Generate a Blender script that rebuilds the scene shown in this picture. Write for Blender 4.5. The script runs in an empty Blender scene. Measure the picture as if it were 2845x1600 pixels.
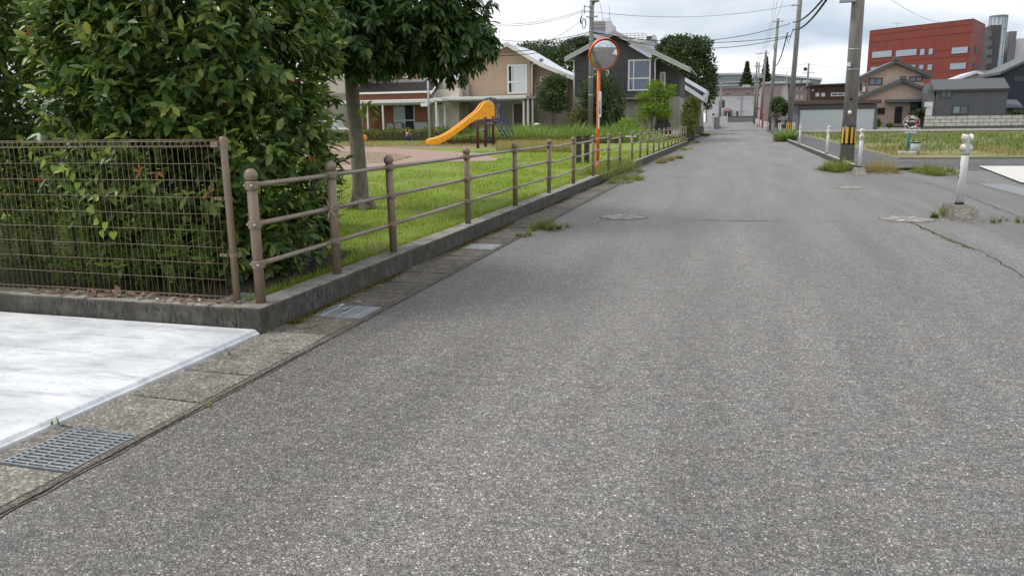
import bpy, bmesh, math, random
import numpy as np
from mathutils import Vector, Matrix

random.seed(7); RNG = np.random.default_rng(11)
scene = bpy.context.scene
col = scene.collection

# ------------------------------------------------------------------ camera
F, W, HH, CAMH = 2131.0, 2845.0, 1600.0, 1.45        # focal length and size of the photograph in pixels
PITCH, YAW, ROLL = math.radians(12.071), math.radians(16.258), math.radians(0.75)
def _axes():
    cp, sp = math.cos(PITCH), math.sin(PITCH); c, s = math.cos(YAW), math.sin(YAW)
    R = np.array([[c, -s, 0], [s, c, 0], [0, 0, 1]])
    return R @ np.array([1., 0, 0]), R @ np.array([0, sp, cp]), R @ np.array([0, cp, -sp])
AR, AU, AF = _axes()
CAM = np.array([0, 0, CAMH])
cam_data = bpy.data.cameras.new('camera'); cam = bpy.data.objects.new('camera', cam_data); col.objects.link(cam)
cr, sr = math.cos(ROLL), math.sin(ROLL)
ri, ui = cr * AR - sr * AU, sr * AR + cr * AU
cam.matrix_world = Matrix(((ri[0], ui[0], -AF[0], 0), (ri[1], ui[1], -AF[1], 0), (ri[2], ui[2], -AF[2], CAMH), (0, 0, 0, 1)))
cam_data.sensor_width = 36.0; cam_data.lens = F / W * 36.0
cam_data.clip_start = 0.05; cam_data.clip_end = 2000
scene.camera = cam

# ------------------------------------------------------------------ sky, sun, exposure
SUN_EL, SUN_AZ = math.radians(54), math.radians(262)   # azimuth clockwise from +Y
world = bpy.data.worlds.new('World'); scene.world = world; world.use_nodes = True
def build_sky():
    nt = world.node_tree; nt.nodes.clear(); N = nt.nodes.new; L = nt.links.new
    sky = N('ShaderNodeTexSky'); sky.sky_type = 'NISHITA'; sky.sun_disc = False
    sky.sun_elevation = SUN_EL; sky.sun_rotation = SUN_AZ; sky.air_density = 1.2; sky.dust_density = 2.0
    tc = N('ShaderNodeTexCoord'); sep = N('ShaderNodeSeparateXYZ'); L(tc.outputs['Generated'], sep.inputs[0])
    # project the direction on a cloud deck so that clouds flatten out towards the horizon
    zz = N('ShaderNodeMath'); zz.operation = 'ADD'; zz.inputs[1].default_value = 0.16
    ab = N('ShaderNodeMath'); ab.operation = 'ABSOLUTE'; L(sep.outputs[2], ab.inputs[0]); L(ab.outputs[0], zz.inputs[0])
    dv = N('ShaderNodeVectorMath'); dv.operation = 'DIVIDE'
    cmb = N('ShaderNodeCombineXYZ')
    for i in range(3): L(zz.outputs[0], cmb.inputs[i])
    L(tc.outputs['Generated'], dv.inputs[0]); L(cmb.outputs[0], dv.inputs[1])
    n1 = N('ShaderNodeTexNoise'); n1.inputs['Scale'].default_value = 0.75; n1.inputs['Detail'].default_value = 5; n1.inputs['Roughness'].default_value = .5
    n2 = N('ShaderNodeTexNoise'); n2.inputs['Scale'].default_value = 0.9; n2.inputs['Detail'].default_value = 6; n2.inputs['Roughness'].default_value = .55
    mp = N('ShaderNodeMapping'); mp.inputs['Location'].default_value = (3.1, 1.7, .4); L(dv.outputs[0], mp.inputs[0])
    mp2 = N('ShaderNodeMapping'); mp2.inputs['Location'].default_value = (9.3, 4.2, 0); L(dv.outputs[0], mp2.inputs[0])
    L(mp.outputs[0], n1.inputs[0]); L(mp2.outputs[0], n2.inputs[0])
    r1 = N('ShaderNodeValToRGB'); r1.color_ramp.elements[0].position = .34; r1.color_ramp.elements[1].position = .56; L(n1.outputs['Fac'], r1.inputs[0])
    r2 = N('ShaderNodeValToRGB'); r2.color_ramp.elements[0].position = .3; r2.color_ramp.elements[1].position = .66
    r2.color_ramp.elements[0].color = (5.0, 5.3, 5.75, 1); r2.color_ramp.elements[1].color = (8.2, 8.2, 8.35, 1); L(n2.outputs['Fac'], r2.inputs[0])
    # thin blue between the clouds: the sky texture, whitened by high haze
    mw = N('ShaderNodeMix'); mw.data_type = 'RGBA'; mw.inputs['Factor'].default_value = .8
    L(sky.outputs[0], mw.inputs['A']); mw.inputs['B'].default_value = (3.3, 4.0, 5.0, 1)
    mx = N('ShaderNodeMix'); mx.data_type = 'RGBA'
    L(r1.outputs[0], mx.inputs['Factor']); L(mw.outputs['Result'], mx.inputs['A']); L(r2.outputs[0], mx.inputs['B'])
    bg = N('ShaderNodeBackground'); bg.inputs['Strength'].default_value = 0.1; L(mx.outputs['Result'], bg.inputs[0])
    out = N('ShaderNodeOutputWorld'); L(bg.outputs[0], out.inputs[0])
build_sky()
sun_data = bpy.data.lights.new('sun', 'SUN'); sun = bpy.data.objects.new('sun', sun_data); col.objects.link(sun)
sun_data.energy = 1.5; sun_data.angle = math.radians(14); sun_data.color = (1, .965, .91)
sd = Vector((math.sin(SUN_AZ) * math.cos(SUN_EL), math.cos(SUN_AZ) * math.cos(SUN_EL), math.sin(SUN_EL)))
sun.rotation_euler = (-sd).to_track_quat('-Z', 'Y').to_euler(); sun.location = (0, 0, 60)
vs = scene.view_settings; vs.view_transform = 'Standard'; vs.look = 'None'; vs.gamma = 1; vs.use_curve_mapping = False; vs.exposure = 0.68
scene.cycles.use_denoising = True
scene.cycles.max_bounces = 6; scene.cycles.diffuse_bounces = 3; scene.cycles.glossy_bounces = 3; scene.cycles.transparent_max_bounces = 8; scene.cycles.transmission_bounces = 3
scene.cycles.caustics_reflective = False; scene.cycles.caustics_refractive = False

# ------------------------------------------------------------------ helpers: pixels to places
def ray(x, y):
    dx, dy = x - W / 2, y - HH / 2
    return (dx * cr - dy * sr) * AR - (dx * sr + dy * cr) * AU + F * AF
def gp(x, y, z=0.0):                      # pixel on a level plane
    d = ray(x, y); return CAM + d * ((z - CAMH) / d[2])
def at(x, y, Y):                          # pixel on a plane across the road
    d = ray(x, y); return CAM + d * (Y / d[1])
def rect(x0, y0, x1, y1, Y):
    xm, ym = (x0 + x1) / 2, (y0 + y1) / 2
    return at(x0, ym, Y)[0], at(x1, ym, Y)[0], at(xm, y1, Y)[2], at(xm, y0, Y)[2]
def gz(Y):                                # the road climbs gently past the houses
    return 0.0 if Y < 55 else 1.12 * ((Y - 55) / 137) ** 1.35
def pz(Y):                                # level of the park
    t = min(1, max(0, (Y - 8) / 34)); return .13 + .11 * t * t * (3 - 2 * t)

# ------------------------------------------------------------------ helpers: materials
MATS = {}
class NT:
    def __init__(s, name):
        s.m = bpy.data.materials.new(name); s.m.use_nodes = True; s.t = s.m.node_tree
        s.b = s.t.nodes['Principled BSDF']; MATS[name] = s.m
        s.pos = s.n('ShaderNodeNewGeometry').outputs['Position']; s.obj = s.n('ShaderNodeTexCoord').outputs['Object']
    def n(s, k): return s.t.nodes.new(k)
    def l(s, a, b): s.t.links.new(a, b)
    def mapping(s, sc=(1, 1, 1), src=None, rot=(0, 0, 0)):
        m = s.n('ShaderNodeMapping'); m.inputs['Scale'].default_value = sc; m.inputs['Rotation'].default_value = rot; s.l(src or s.pos, m.inputs[0]); return m.outputs[0]
    def noise(s, scale, detail=4, rough=.55, vec=None, dist=0):
        m = s.n('ShaderNodeTexNoise'); m.inputs['Scale'].default_value = scale; m.inputs['Detail'].default_value = detail
        m.inputs['Roughness'].default_value = rough; m.inputs['Distortion'].default_value = dist; s.l(vec or s.pos, m.inputs[0]); return m.outputs['Fac']
    def voro(s, scale, feature='F1', vec=None, out='Distance'):
        m = s.n('ShaderNodeTexVoronoi'); m.feature = feature; m.inputs['Scale'].default_value = scale; s.l(vec or s.pos, m.inputs[0]); return m.outputs[out]
    def ramp(s, fac, stops, interp='LINEAR'):
        r = s.n('ShaderNodeValToRGB'); cr_ = r.color_ramp; cr_.interpolation = interp
        while len(cr_.elements) < len(stops): cr_.elements.new(.5)
        for e, (p, c) in zip(cr_.elements, stops): e.position = p; e.color = (*c, 1) if not isinstance(c, (int, float)) else (c, c, c, 1)
        s.l(fac, r.inputs[0]); return r.outputs[0]
    def mix(s, f, a, b, mode='MIX'):
        m = s.n('ShaderNodeMix'); m.data_type = 'RGBA'; m.blend_type = mode
        for k, v in (('Factor', f), ('A', a), ('B', b)):
            if isinstance(v, (int, float)): m.inputs[k].default_value = v if k == 'Factor' else (v, v, v, 1)
            elif isinstance(v, tuple): m.inputs[k].default_value = (*v, 1)
            else: s.l(v, m.inputs[k])
        return m.outputs['Result']
    def math(s, op, a, b=0.0, clamp=False):
        m = s.n('ShaderNodeMath'); m.operation = op; m.use_clamp = clamp
        for i, v in enumerate((a, b)):
            if isinstance(v, (int, float)): m.inputs[i].default_value = v
            else: s.l(v, m.inputs[i])
        return m.outputs[0]
    def color(s, c):
        if isinstance(c, tuple): s.b.inputs['Base Color'].default_value = (*c, 1)
        else: s.l(c, s.b.inputs['Base Color'])
    def rough(s, v):
        if isinstance(v, (int, float)): s.b.inputs['Roughness'].default_value = v
        else: s.l(v, s.b.inputs['Roughness'])
    def bump(s, h, strength=.3, dist=.01):
        b = s.n('ShaderNodeBump'); b.inputs['Strength'].default_value = strength; b.inputs['Distance'].default_value = dist
        s.l(h, b.inputs['Height']); s.l(b.outputs[0], s.b.inputs['Normal'])
def paint(name, c, rough=.5, var=.12, scale=3.0, metallic=0, spec=.5, bump=0, dirt=None, src='obj'):
    k = NT(name); v = k.obj if src == 'obj' else k.pos
    lo = tuple(x * (1 - var) for x in c); hi = tuple(min(1, x * (1 + var)) for x in c)
    cc = k.ramp(k.noise(scale, 6, .65, v), [(.3, lo), (.7, hi)])
    if dirt:
        m = k.mapping((4, 4, .7), v); cc = k.mix(k.ramp(k.noise(scale * 2, 7, .7, m), [(.5, 0.), (.72, dirt[1])]), cc, dirt[0])
    k.color(cc); k.rough(k.ramp(k.noise(scale * 3, 3, .5, v), [(.3, max(0, rough - .08)), (.7, min(1, rough + .08))]))
    k.b.inputs['Metallic'].default_value = metallic; k.b.inputs['Specular IOR Level'].default_value = spec
    if bump: k.bump(k.noise(scale * 12, 5, .7, v), bump, .01)
    return k.m
def leafmat(name, stops, rough=.45, trans=.25, spec=.35):
    k = NT(name); oi = k.n('ShaderNodeObjectInfo'); ge = k.n('ShaderNodeNewGeometry')
    f = k.math('FRACT', k.math('ADD', ge.outputs['Random Per Island'], oi.outputs['Random']))
    cc = k.ramp(f, stops); k.color(cc); k.rough(rough); k.b.inputs['Specular IOR Level'].default_value = spec
    tr = k.n('ShaderNodeBsdfTranslucent'); hs = k.n('ShaderNodeHueSaturation'); hs.inputs['Value'].default_value = 1.5; hs.inputs['Saturation'].default_value = 1.1
    k.l(cc, hs.inputs['Color']); k.l(hs.outputs[0], tr.inputs[0]); ms = k.n('ShaderNodeMixShader'); ms.inputs[0].default_value = trans
    k.l(k.b.outputs[0], ms.inputs[1]); k.l(tr.outputs[0], ms.inputs[2]); k.l(ms.outputs[0], k.t.nodes['Material Output'].inputs[0])
    return k.m

def make_materials():
    # asphalt: stones in binder, worn lighter in the wheel lanes
    for name, dark, light, wear in (('asphalt', .066, .56, .185), ('asphalt_side', .062, .44, .155)):
        k = NT(name)
        cell = k.voro(135, out='Color'); sepc = k.n('ShaderNodeSeparateColor'); k.l(cell, sepc.inputs[0])
        st = k.ramp(sepc.outputs[0], [(0, dark * .4), (.3, dark), (.6, dark * 1.7), (.8, wear), (.9, light * .55), (.96, light * .85), (1, light * 1.1)])
        cell2 = k.voro(420, out='Color'); s2 = k.n('ShaderNodeSeparateColor'); k.l(cell2, s2.inputs[0])
        st2 = k.ramp(s2.outputs[1], [(0, dark * .8), (.6, dark * 2), (.85, wear), (1, light * 1.1)])
        edge = k.ramp(k.voro(135), [(.30, 1.), (.55, 0.)])
        base = k.mix(edge, st2, st); big_c = k.voro(62, out='Color'); s3 = k.n('ShaderNodeSeparateColor'); k.l(big_c, s3.inputs[0]); base = k.mix(k.math('MULTIPLY', k.ramp(s3.outputs[2], [(.86, 0.), (.9, 1.)]), k.ramp(k.voro(62), [(.18, 1.), (.4, 0.)])), base, k.ramp(s3.outputs[0], [(0, dark * .4), (.5, wear), (1, light * 1.1)]))
        big = k.noise(.5, 5, .6, k.mapping((1.6, .35, 1))); bl = k.ramp(big, [(.34, .86), (.5, 1.), (.66, 1.12)])
        base = k.mix(1., base, bl, 'MULTIPLY'); base = k.mix(1., base, k.ramp(k.noise(34, 3, .6), [(.36, .74), (.5, 1.), (.66, 1.34)]), 'MULTIPLY'); base = k.mix(1., base, k.ramp(k.noise(9, 4, .65, k.mapping((.8, 1.3, 1))), [(.36, .86), (.64, 1.15)]), 'MULTIPLY')
        base = k.mix(1., base, k.ramp(k.noise(1.5, 5, .6, k.mapping((1.2, .10, 1))), [(.38, .88), (.62, 1.1)]), 'MULTIPLY'); base = k.mix(1., base, k.ramp(k.noise(.9, 7, .72), [(.60, 1.), (.70, .80)]), 'MULTIPLY')
        tint = k.ramp(k.noise(3.5, 6, .7), [(.35, (1.11, 1.0, .87)), (.65, (1.05, 1., .92))]); base = k.mix(1., base, tint, 'MULTIPLY')
        # shrub shade painted into the colour, darkening the gutter side
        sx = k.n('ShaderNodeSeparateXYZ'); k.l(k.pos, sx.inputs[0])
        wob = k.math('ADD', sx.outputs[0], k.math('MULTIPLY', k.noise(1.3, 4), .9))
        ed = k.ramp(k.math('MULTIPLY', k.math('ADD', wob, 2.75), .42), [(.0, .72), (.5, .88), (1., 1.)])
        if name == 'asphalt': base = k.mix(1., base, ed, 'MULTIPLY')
        k.color(base); k.rough(.55); k.b.inputs['Specular IOR Level'].default_value = .55
        k.bump(k.math('ADD', k.math('MULTIPLY', k.voro(135), -.8), k.math('MULTIPLY', k.noise(300, 2), .35)), .55, .006)
    # old kerb concrete with black algae streaks
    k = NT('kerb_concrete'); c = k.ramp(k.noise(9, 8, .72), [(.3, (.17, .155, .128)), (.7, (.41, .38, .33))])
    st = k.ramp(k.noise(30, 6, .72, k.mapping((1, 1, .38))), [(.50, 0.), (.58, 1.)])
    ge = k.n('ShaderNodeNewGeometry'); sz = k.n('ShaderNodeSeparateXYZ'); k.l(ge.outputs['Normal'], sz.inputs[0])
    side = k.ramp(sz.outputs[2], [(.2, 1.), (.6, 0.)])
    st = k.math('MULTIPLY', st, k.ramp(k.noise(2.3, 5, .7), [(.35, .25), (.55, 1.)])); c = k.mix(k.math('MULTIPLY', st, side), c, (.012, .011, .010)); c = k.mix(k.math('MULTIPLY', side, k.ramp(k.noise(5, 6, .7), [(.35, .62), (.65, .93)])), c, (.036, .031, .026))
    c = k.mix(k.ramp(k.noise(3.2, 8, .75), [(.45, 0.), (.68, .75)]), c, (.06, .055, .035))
    k.color(c); k.rough(.9); k.bump(k.noise(70, 7, .75), .5, .008)
    k = NT('gutter_concrete'); c = k.ramp(k.noise(6, 8, .72), [(.3, (.115, .102, .085)), (.72, (.285, .262, .222))])
    cell = k.voro(85, out='Color'); s2 = k.n('ShaderNodeSeparateColor'); k.l(cell, s2.inputs[0])
    c = k.mix(1., c, k.ramp(s2.outputs[0], [(0, .55), (.7, 1.), (1, 1.75)]), 'MULTIPLY')
    gs = k.n('ShaderNodeObjectInfo'); c = k.mix(1., c, k.ramp(gs.outputs['Random'], [(0, .82), (1, 1.15)]), 'MULTIPLY')
    k.color(c); k.rough(.88)
    k.bump(k.math('ADD', k.noise(60, 6, .7), k.math('MULTIPLY', k.voro(85), -.7)), .6, .007)
    k = NT('gutter_concrete_dark'); c = k.ramp(k.noise(6, 8, .72), [(.3, (.075, .064, .05)), (.72, (.20, .175, .14))])  # same concrete in a darker tone, used for the lids past the slab
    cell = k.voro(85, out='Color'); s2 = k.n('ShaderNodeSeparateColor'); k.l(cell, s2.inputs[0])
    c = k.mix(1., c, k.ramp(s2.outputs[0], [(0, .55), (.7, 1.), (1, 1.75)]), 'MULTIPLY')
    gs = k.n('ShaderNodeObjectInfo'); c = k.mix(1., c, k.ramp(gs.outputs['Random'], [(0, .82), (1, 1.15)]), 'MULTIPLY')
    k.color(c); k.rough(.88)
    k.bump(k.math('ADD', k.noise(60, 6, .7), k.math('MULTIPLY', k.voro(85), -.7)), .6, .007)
    k = NT('slab_concrete'); n = k.noise(1.3, 10, .74, k.mapping((.8, 1.7, 1), rot=(0, 0, .25)), .3)
    c = k.ramp(n, [(.34, (.46, .48, .50)), (.5, (.64, .65, .66)), (.62, (.78, .79, .79))])
    c = k.mix(k.ramp(k.noise(5, 9, .8, k.mapping((.7, 2., 1))), [(.50, 0.), (.66, .55)]), c, (.40, .41, .42)); c = k.mix(k.ramp(k.noise(30, 8, .85), [(.54, 0.), (.62, .5)]), c, (.40, .40, .40)); c = k.mix(k.ramp(k.noise(2.1, 9, .8, k.mapping((.6, 2.4, 1))), [(.53, 0.), (.60, .6)]), c, (.38, .39, .41)); k.color(c); k.rough(.62); k.bump(k.noise(18, 6, .6), .12, .004)
    paint('worn_cream', (.44, .41, .36), .85, .25, 3, src='pos', dirt=((.2, .18, .15), .8)); paint('cream_slab', (.60, .57, .52), .8, .08, 2, src='pos')
    k = NT('park_soil'); k.color(k.ramp(k.noise(3, 9, .75), [(.3, (.17, .115, .075)), (.6, (.30, .215, .15)), (.75, (.22, .21, .08))])); k.rough(1); k.bump(k.noise(30, 6), .4, .02)
    k = NT('bed_soil'); k.color(k.ramp(k.noise(14, 9, .75), [(.35, (.025, .02, .014)), (.6, (.06, .048, .03)), (.75, (.12, .085, .05))])); k.rough(1); k.bump(k.noise(40, 6), .6, .03)
    k = NT('paving'); br = k.n('ShaderNodeTexBrick'); br.inputs['Scale'].default_value = 4.2; br.inputs['Color1'].default_value = (.34, .20, .165, 1); br.inputs['Color2'].default_value = (.40, .26, .21, 1)
    br.inputs['Mortar'].default_value = (.17, .13, .1, 1); br.inputs['Mortar Size'].default_value = .018; k.l(k.pos, br.inputs[0])
    k.color(k.mix(k.ramp(k.noise(2, 7, .7), [(.45, 0.), (.7, .6)]), br.outputs[0], (.30, .25, .20))); k.rough(.9)
    k = NT('lawn_soil'); c = k.ramp(k.noise(.55, 7, .65), [(.3, (.14, .19, .02)), (.52, (.19, .27, .022)), (.72, (.26, .28, .035))])
    c = k.mix(k.ramp(k.noise(1.1, 8, .75), [(.50, 0.), (.63, .85)]), c, (.17, .14, .06)); k.color(c); k.rough(1); k.bump(k.noise(40, 6, .8), .6, .03)
    k = NT('field_soil'); c = k.ramp(k.noise(.35, 8, .7, k.mapping((1, 2.2, 1))), [(.40, (.34, .23, .165)), (.48, (.25, .22, .09)), (.56, (.12, .17, .035))]); k.color(c); k.rough(1); k.bump(k.noise(8, 7, .8), .6, .08)
    k = NT('ground_earth'); k.color(k.ramp(k.noise(.2, 8, .7), [(.35, (.16, .15, .13)), (.6, (.22, .21, .19)), (.75, (.13, .15, .07))])); k.rough(1)
    k = NT('pavement_asphalt'); c = k.ramp(k.noise(2.2, 8, .7, k.mapping((1, .5, 1))), [(.3, .055), (.7, .13)]); k.color(k.mix(k.ramp(k.noise(.8, 7, .7), [(.55, 0.), (.7, .5)]), c, (.19, .16, .11))); k.rough(.9)
    paint('steel_galv', (.40, .42, .435), .45, .2, 14, .5, src='pos'); paint('pit_dark', (.012, .012, .012), .9)
    paint('brown_paint', (.245, .180, .125), .42, .07, 5); paint('rail_paint', (.265, .21, .16), .33, .12, 6, dirt=((.14, .11, .085), .4))
    paint('wire_brown', (.24, .18, .125), .45, .15, 9, dirt=((.16, .08, .045), .6))
    paint('bolt_metal', (.45, .44, .42), .35, .1, 9, .7)
    paint('orange_paint', (.80, .16, .025), .38, .08, 4, dirt=((.45, .12, .05), .4)); paint('white_paint', (.82, .82, .81), .42, .04, 4, dirt=((.6, .58, .54), .4))
    paint('grey_cast', (.52, .52, .50), .45, .12, 9, .1); paint('rubber', (.012, .012, .013), .5); paint('reflector', (.60, .50, .30), .22, .05, 20)
    paint('reflector_grey', (.33, .35, .37), .15, .1, 20)
    k = NT('mirror_steel'); k.color((.60, .62, .63)); k.rough(.03); k.b.inputs['Metallic'].default_value = 1
    k = NT('pole_concrete'); c = k.ramp(k.noise(3, 8, .7, k.mapping((3, 3, .6))), [(.3, (.16, .15, .132)), (.7, (.29, .275, .25))]); k.color(c); k.rough(.85); k.bump(k.noise(60, 5), .3, .006)
    paint('yellow_paint', (.72, .40, .03), .4, .1, 6, dirt=((.25, .15, .03), .4)); paint('black_sheet', (.014, .013, .012), .45)
    paint('cable', (.025, .026, .028), .6); paint('cable_grey', (.16, .165, .17), .6); paint('insulator', (.55, .55, .52), .25); paint('transformer_grey', (.35, .37, .38), .5, .1, 3)
    paint('bark', (.22, .19, .155), .9, .3, 5, bump=1., dirt=((.05, .042, .035), .85)); paint('twig', (.085, .06, .042), .85, .3, 9, bump=.4)
    G = leafmat
    G('leaf_photinia', [(0, (0.040, 0.078, 0.020)), (.3, (0.069, 0.128, 0.029)), (.62, (0.116, 0.187, 0.039)), (.86, (0.201, 0.257, 0.053)), (1, (0.346, 0.366, 0.083))], .38, .22, .45)
    G('leaf_young', [(0, (0.184, 0.276, 0.052)), (1, (0.276, 0.345, 0.069))], .4, .35)
    G('leaf_red', [(0, (.34, .075, .04)), (.5, (.42, .13, .07)), (1, (.30, .12, .05))], .4, .3)
    G('leaf_autumn', [(0, (.30, .12, .03)), (1, (.40, .20, .06))], .6, .25)
    G('leaf_tree', [(0, (0.023, 0.048, 0.014)), (.4, (0.043, 0.086, 0.021)), (.75, (0.072, 0.132, 0.029)), (1, (0.143, 0.200, 0.043))], .42, .2, .45)
    G('leaf_bg', [(0, (0.028, 0.050, 0.019)), (.5, (0.053, 0.090, 0.028)), (.85, (0.085, 0.132, 0.037)), (1, (0.132, 0.171, 0.050))], .6, .15, .2)
    G('leaf_bg_yellow', [(0, (.10, .11, .03)), (.5, (.16, .16, .05)), (1, (.24, .20, .08))], .6, .2, .2)
    G('leaf_maple', [(0, (0.125, 0.194, 0.027)), (.5, (0.200, 0.294, 0.037)), (1, (0.300, 0.388, 0.056))], .55, .35, .2)
    G('leaf_conifer', [(0, (0.033, 0.063, 0.021)), (.6, (0.068, 0.108, 0.030)), (1, (0.120, 0.150, 0.060))], .7, .1, .2)
    G('leaf_hedge', [(0, (0.069, 0.098, 0.020)), (.5, (0.131, 0.169, 0.033)), (.9, (0.206, 0.237, 0.045)), (1, (0.300, 0.275, 0.075))], .6, .2, .2)
    G('leaf_ivy', [(0, (.16, .26, .035)), (1, (.28, .38, .06))], .45, .4, .3)
    G('grass_lawn', [(0, (.12, .19, .02)), (.4, (.19, .285, .03)), (.8, (.28, .355, .045)), (.92, (.35, .38, .07)), (1, (.40, .32, .14))], .6, .35, .25)
    G('grass_weed', [(0, (.085, .125, .024)), (.4, (.14, .19, .036)), (.75, (.21, .24, .055)), (1, (.36, .29, .12))], .6, .35, .25)
    G('grass_tall', [(0, (.10, .17, .033)), (.4, (.165, .26, .05)), (.8, (.24, .33, .075)), (1, (.34, .38, .12))], .55, .35, .3)
    G('grass_field', [(0, (.085, .135, .034)), (.4, (.125, .185, .045)), (.75, (.165, .215, .06)), (1, (.34, .28, .13))], .6, .3, .2)
    G('grass_dry', [(0, (.26, .20, .085)), (.5, (.36, .28, .13)), (.85, (.24, .25, .07)), (1, (.17, .23, .05))], .7, .3, .2)
    G('weed_fine', [(0, (.055, .10, .02)), (.5, (.10, .165, .034)), (1, (.18, .25, .05))], .55, .3, .25)
    G('moss', [(0, (.07, .075, .012)), (.5, (.12, .12, .018)), (1, (.17, .10, .03))], .9, .1, .1)
    G('dead_leaf', [(0, (.24, .13, .075)), (.5, (.36, .24, .17)), (.8, (.46, .38, .31)), (1, (.55, .50, .45))], .75, .15, .2)
    # buildings
    paint('dark_siding', (.082, .080, .081), .75, .10, 1.2, dirt=((.03, .03, .03), .4)); paint('beige_wall', (.36, .335, .295), .9, .08, 1, dirt=((.25, .23, .2), .5))
    paint('tan_wall', (.47, .34, .25), .9, .06, .8, dirt=((.38, .27, .2), .4)); paint('taupe_wall', (.29, .26, .23), .9, .06, .8, dirt=((.18, .16, .14), .4))
    paint('cream_wall', (.60, .545, .455), .9, .06, .8, dirt=((.42, .38, .32), .5)); paint('roof_grey', (.24, .24, .235), .55, .10, 2); paint('roof_white', (.66, .68, .72), .4, .08, 2)
    paint('fascia', (.50, .49, .47), .6, .08, 3, dirt=((.3, .29, .27), .5)); paint('white_frame', (.76, .75, .72), .5, .04, 3); paint('white_pipe', (.78, .78, .76), .4, .04, 3)
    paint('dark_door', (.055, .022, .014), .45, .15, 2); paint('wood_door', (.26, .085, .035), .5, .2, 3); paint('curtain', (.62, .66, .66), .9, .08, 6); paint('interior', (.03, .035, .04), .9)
    k = NT('glass'); k.color((.05, .065, .075)); k.rough(.06); k.b.inputs['Specular IOR Level'].default_value = .9
    k = NT('glass_blue'); k.color((.10, .14, .21)); k.rough(.08); k.b.inputs['Specular IOR Level'].default_value = 1
    k = NT('glass_green'); k.color((.20, .29, .28)); k.rough(.18); k.b.inputs['Specular IOR Level'].default_value = .8
    k = NT('glass_silver'); k.color((.36, .42, .47)); k.rough(.2); k.b.inputs['Metallic'].default_value = .3
    k = NT('brick_wall'); br = k.n('ShaderNodeTexBrick'); br.inputs['Scale'].default_value = 4.6; br.inputs['Color1'].default_value = (.26, .088, .045, 1); br.inputs['Color2'].default_value = (.36, .15, .08, 1)
    br.inputs['Mortar'].default_value = (.30, .22, .17, 1); br.inputs['Mortar Size'].default_value = .012; k.l(k.mapping((1, 1, 1), rot=(math.pi / 2, 0, 0)), br.inputs[0]); k.color(br.outputs[0]); k.rough(.9)
    paint('tile_roof', (.052, .046, .047), .42, .25, 3); paint('tile_ridge', (.42, .40, .40), .5, .2, 3)
    paint('tarp', (.30, .30, .30), .6, .2, 5, bump=.5); paint('alu', (.50, .495, .475), .4, .06, 3, .3); paint('alu_dark', (.24, .235, .225), .5, .06, 3, .2)
    paint('slide_yellow', (1.0, .40, .004), .28, .05, 3); paint('slide_lip', (.95, .62, .16), .3, .05, 3); paint('blue_paint', (.02, .045, .20), .4, .12, 4); paint('maroon_post', (.105, .022, .025), .5, .15, 4); paint('brown_wood', (.055, .04, .035), .8, .25, 5)
    paint('rider_orange', (.75, .25, .02), .4); paint('rider_navy', (.02, .025, .05), .4); paint('rider_pink', (.75, .35, .25), .4)
    paint('red_tile', (.20, .036, .021), .62, .16, 1.1, dirt=((.16, .03, .02), .6)); paint('red_joint', (.11, .022, .014), .8)
    paint('pink_stucco', (.62, .46, .385), .95, .10, 2.2, bump=.4, dirt=((.4, .3, .25), .5)); paint('dark_tiles', (.095, .10, .10), .5, .18, 3)
    paint('grey_siding', (.135, .14, .15), .55, .06, 2); paint('grey_siding_dark', (.085, .09, .095), .6, .06, 2); paint('shutter', (.58, .63, .64), .5, .05, 2, dirt=((.34, .37, .38), .4)); paint('brown_metal', (.10, .062, .048), .55, .08, 2)
    paint('brown_siding', (.075, .042, .028), .7, .1, 2); paint('navy_siding', (.022, .028, .048), .6, .1, 2)
    paint('pink_apartment', (.36, .275, .262), .9, .08, .5, dirt=((.24, .18, .17), .5)); paint('white_build', (.60, .595, .60), .8, .06, .3, dirt=((.42, .42, .42), .5)); paint('grey_conc', (.22, .22, .215), .9, .12, .6, dirt=((.12, .12, .115), .6))
    paint('dark_window', (.04, .042, .045), .2); paint('block_pale', (.62, .60, .53), .9, .16, 2.5, bump=.6, dirt=((.2, .19, .16), .8)); paint('block_dark', (.13, .125, .11), .9, .2, 2, bump=.5)
    paint('stone_dark', (.075, .078, .08), .85, .25, 3, bump=.6); paint('teal_paint', (.008, .18, .25), .4, .06, 4); paint('sign_black', (.015, .015, .02), .4); paint('sign_white', (.80, .80, .78), .45, .03, 4)
    paint('sign_rose', (.62, .10, .13), .45); paint('sign_mint', (.25, .48, .42), .45); paint('sign_cream', (.72, .66, .52), .45); paint('bin_grey', (.50, .51, .52), .4, .06, 4); paint('stop_red', (.62, .03, .035), .4)
    paint('lettering_blue', (.05, .12, .38), .5); paint('manhole', (.27, .255, .235), .7, .2, 25, .1, src='pos', bump=.5); paint('lavender', (.58, .58, .66), .7, .05, 1)
make_materials()
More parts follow.
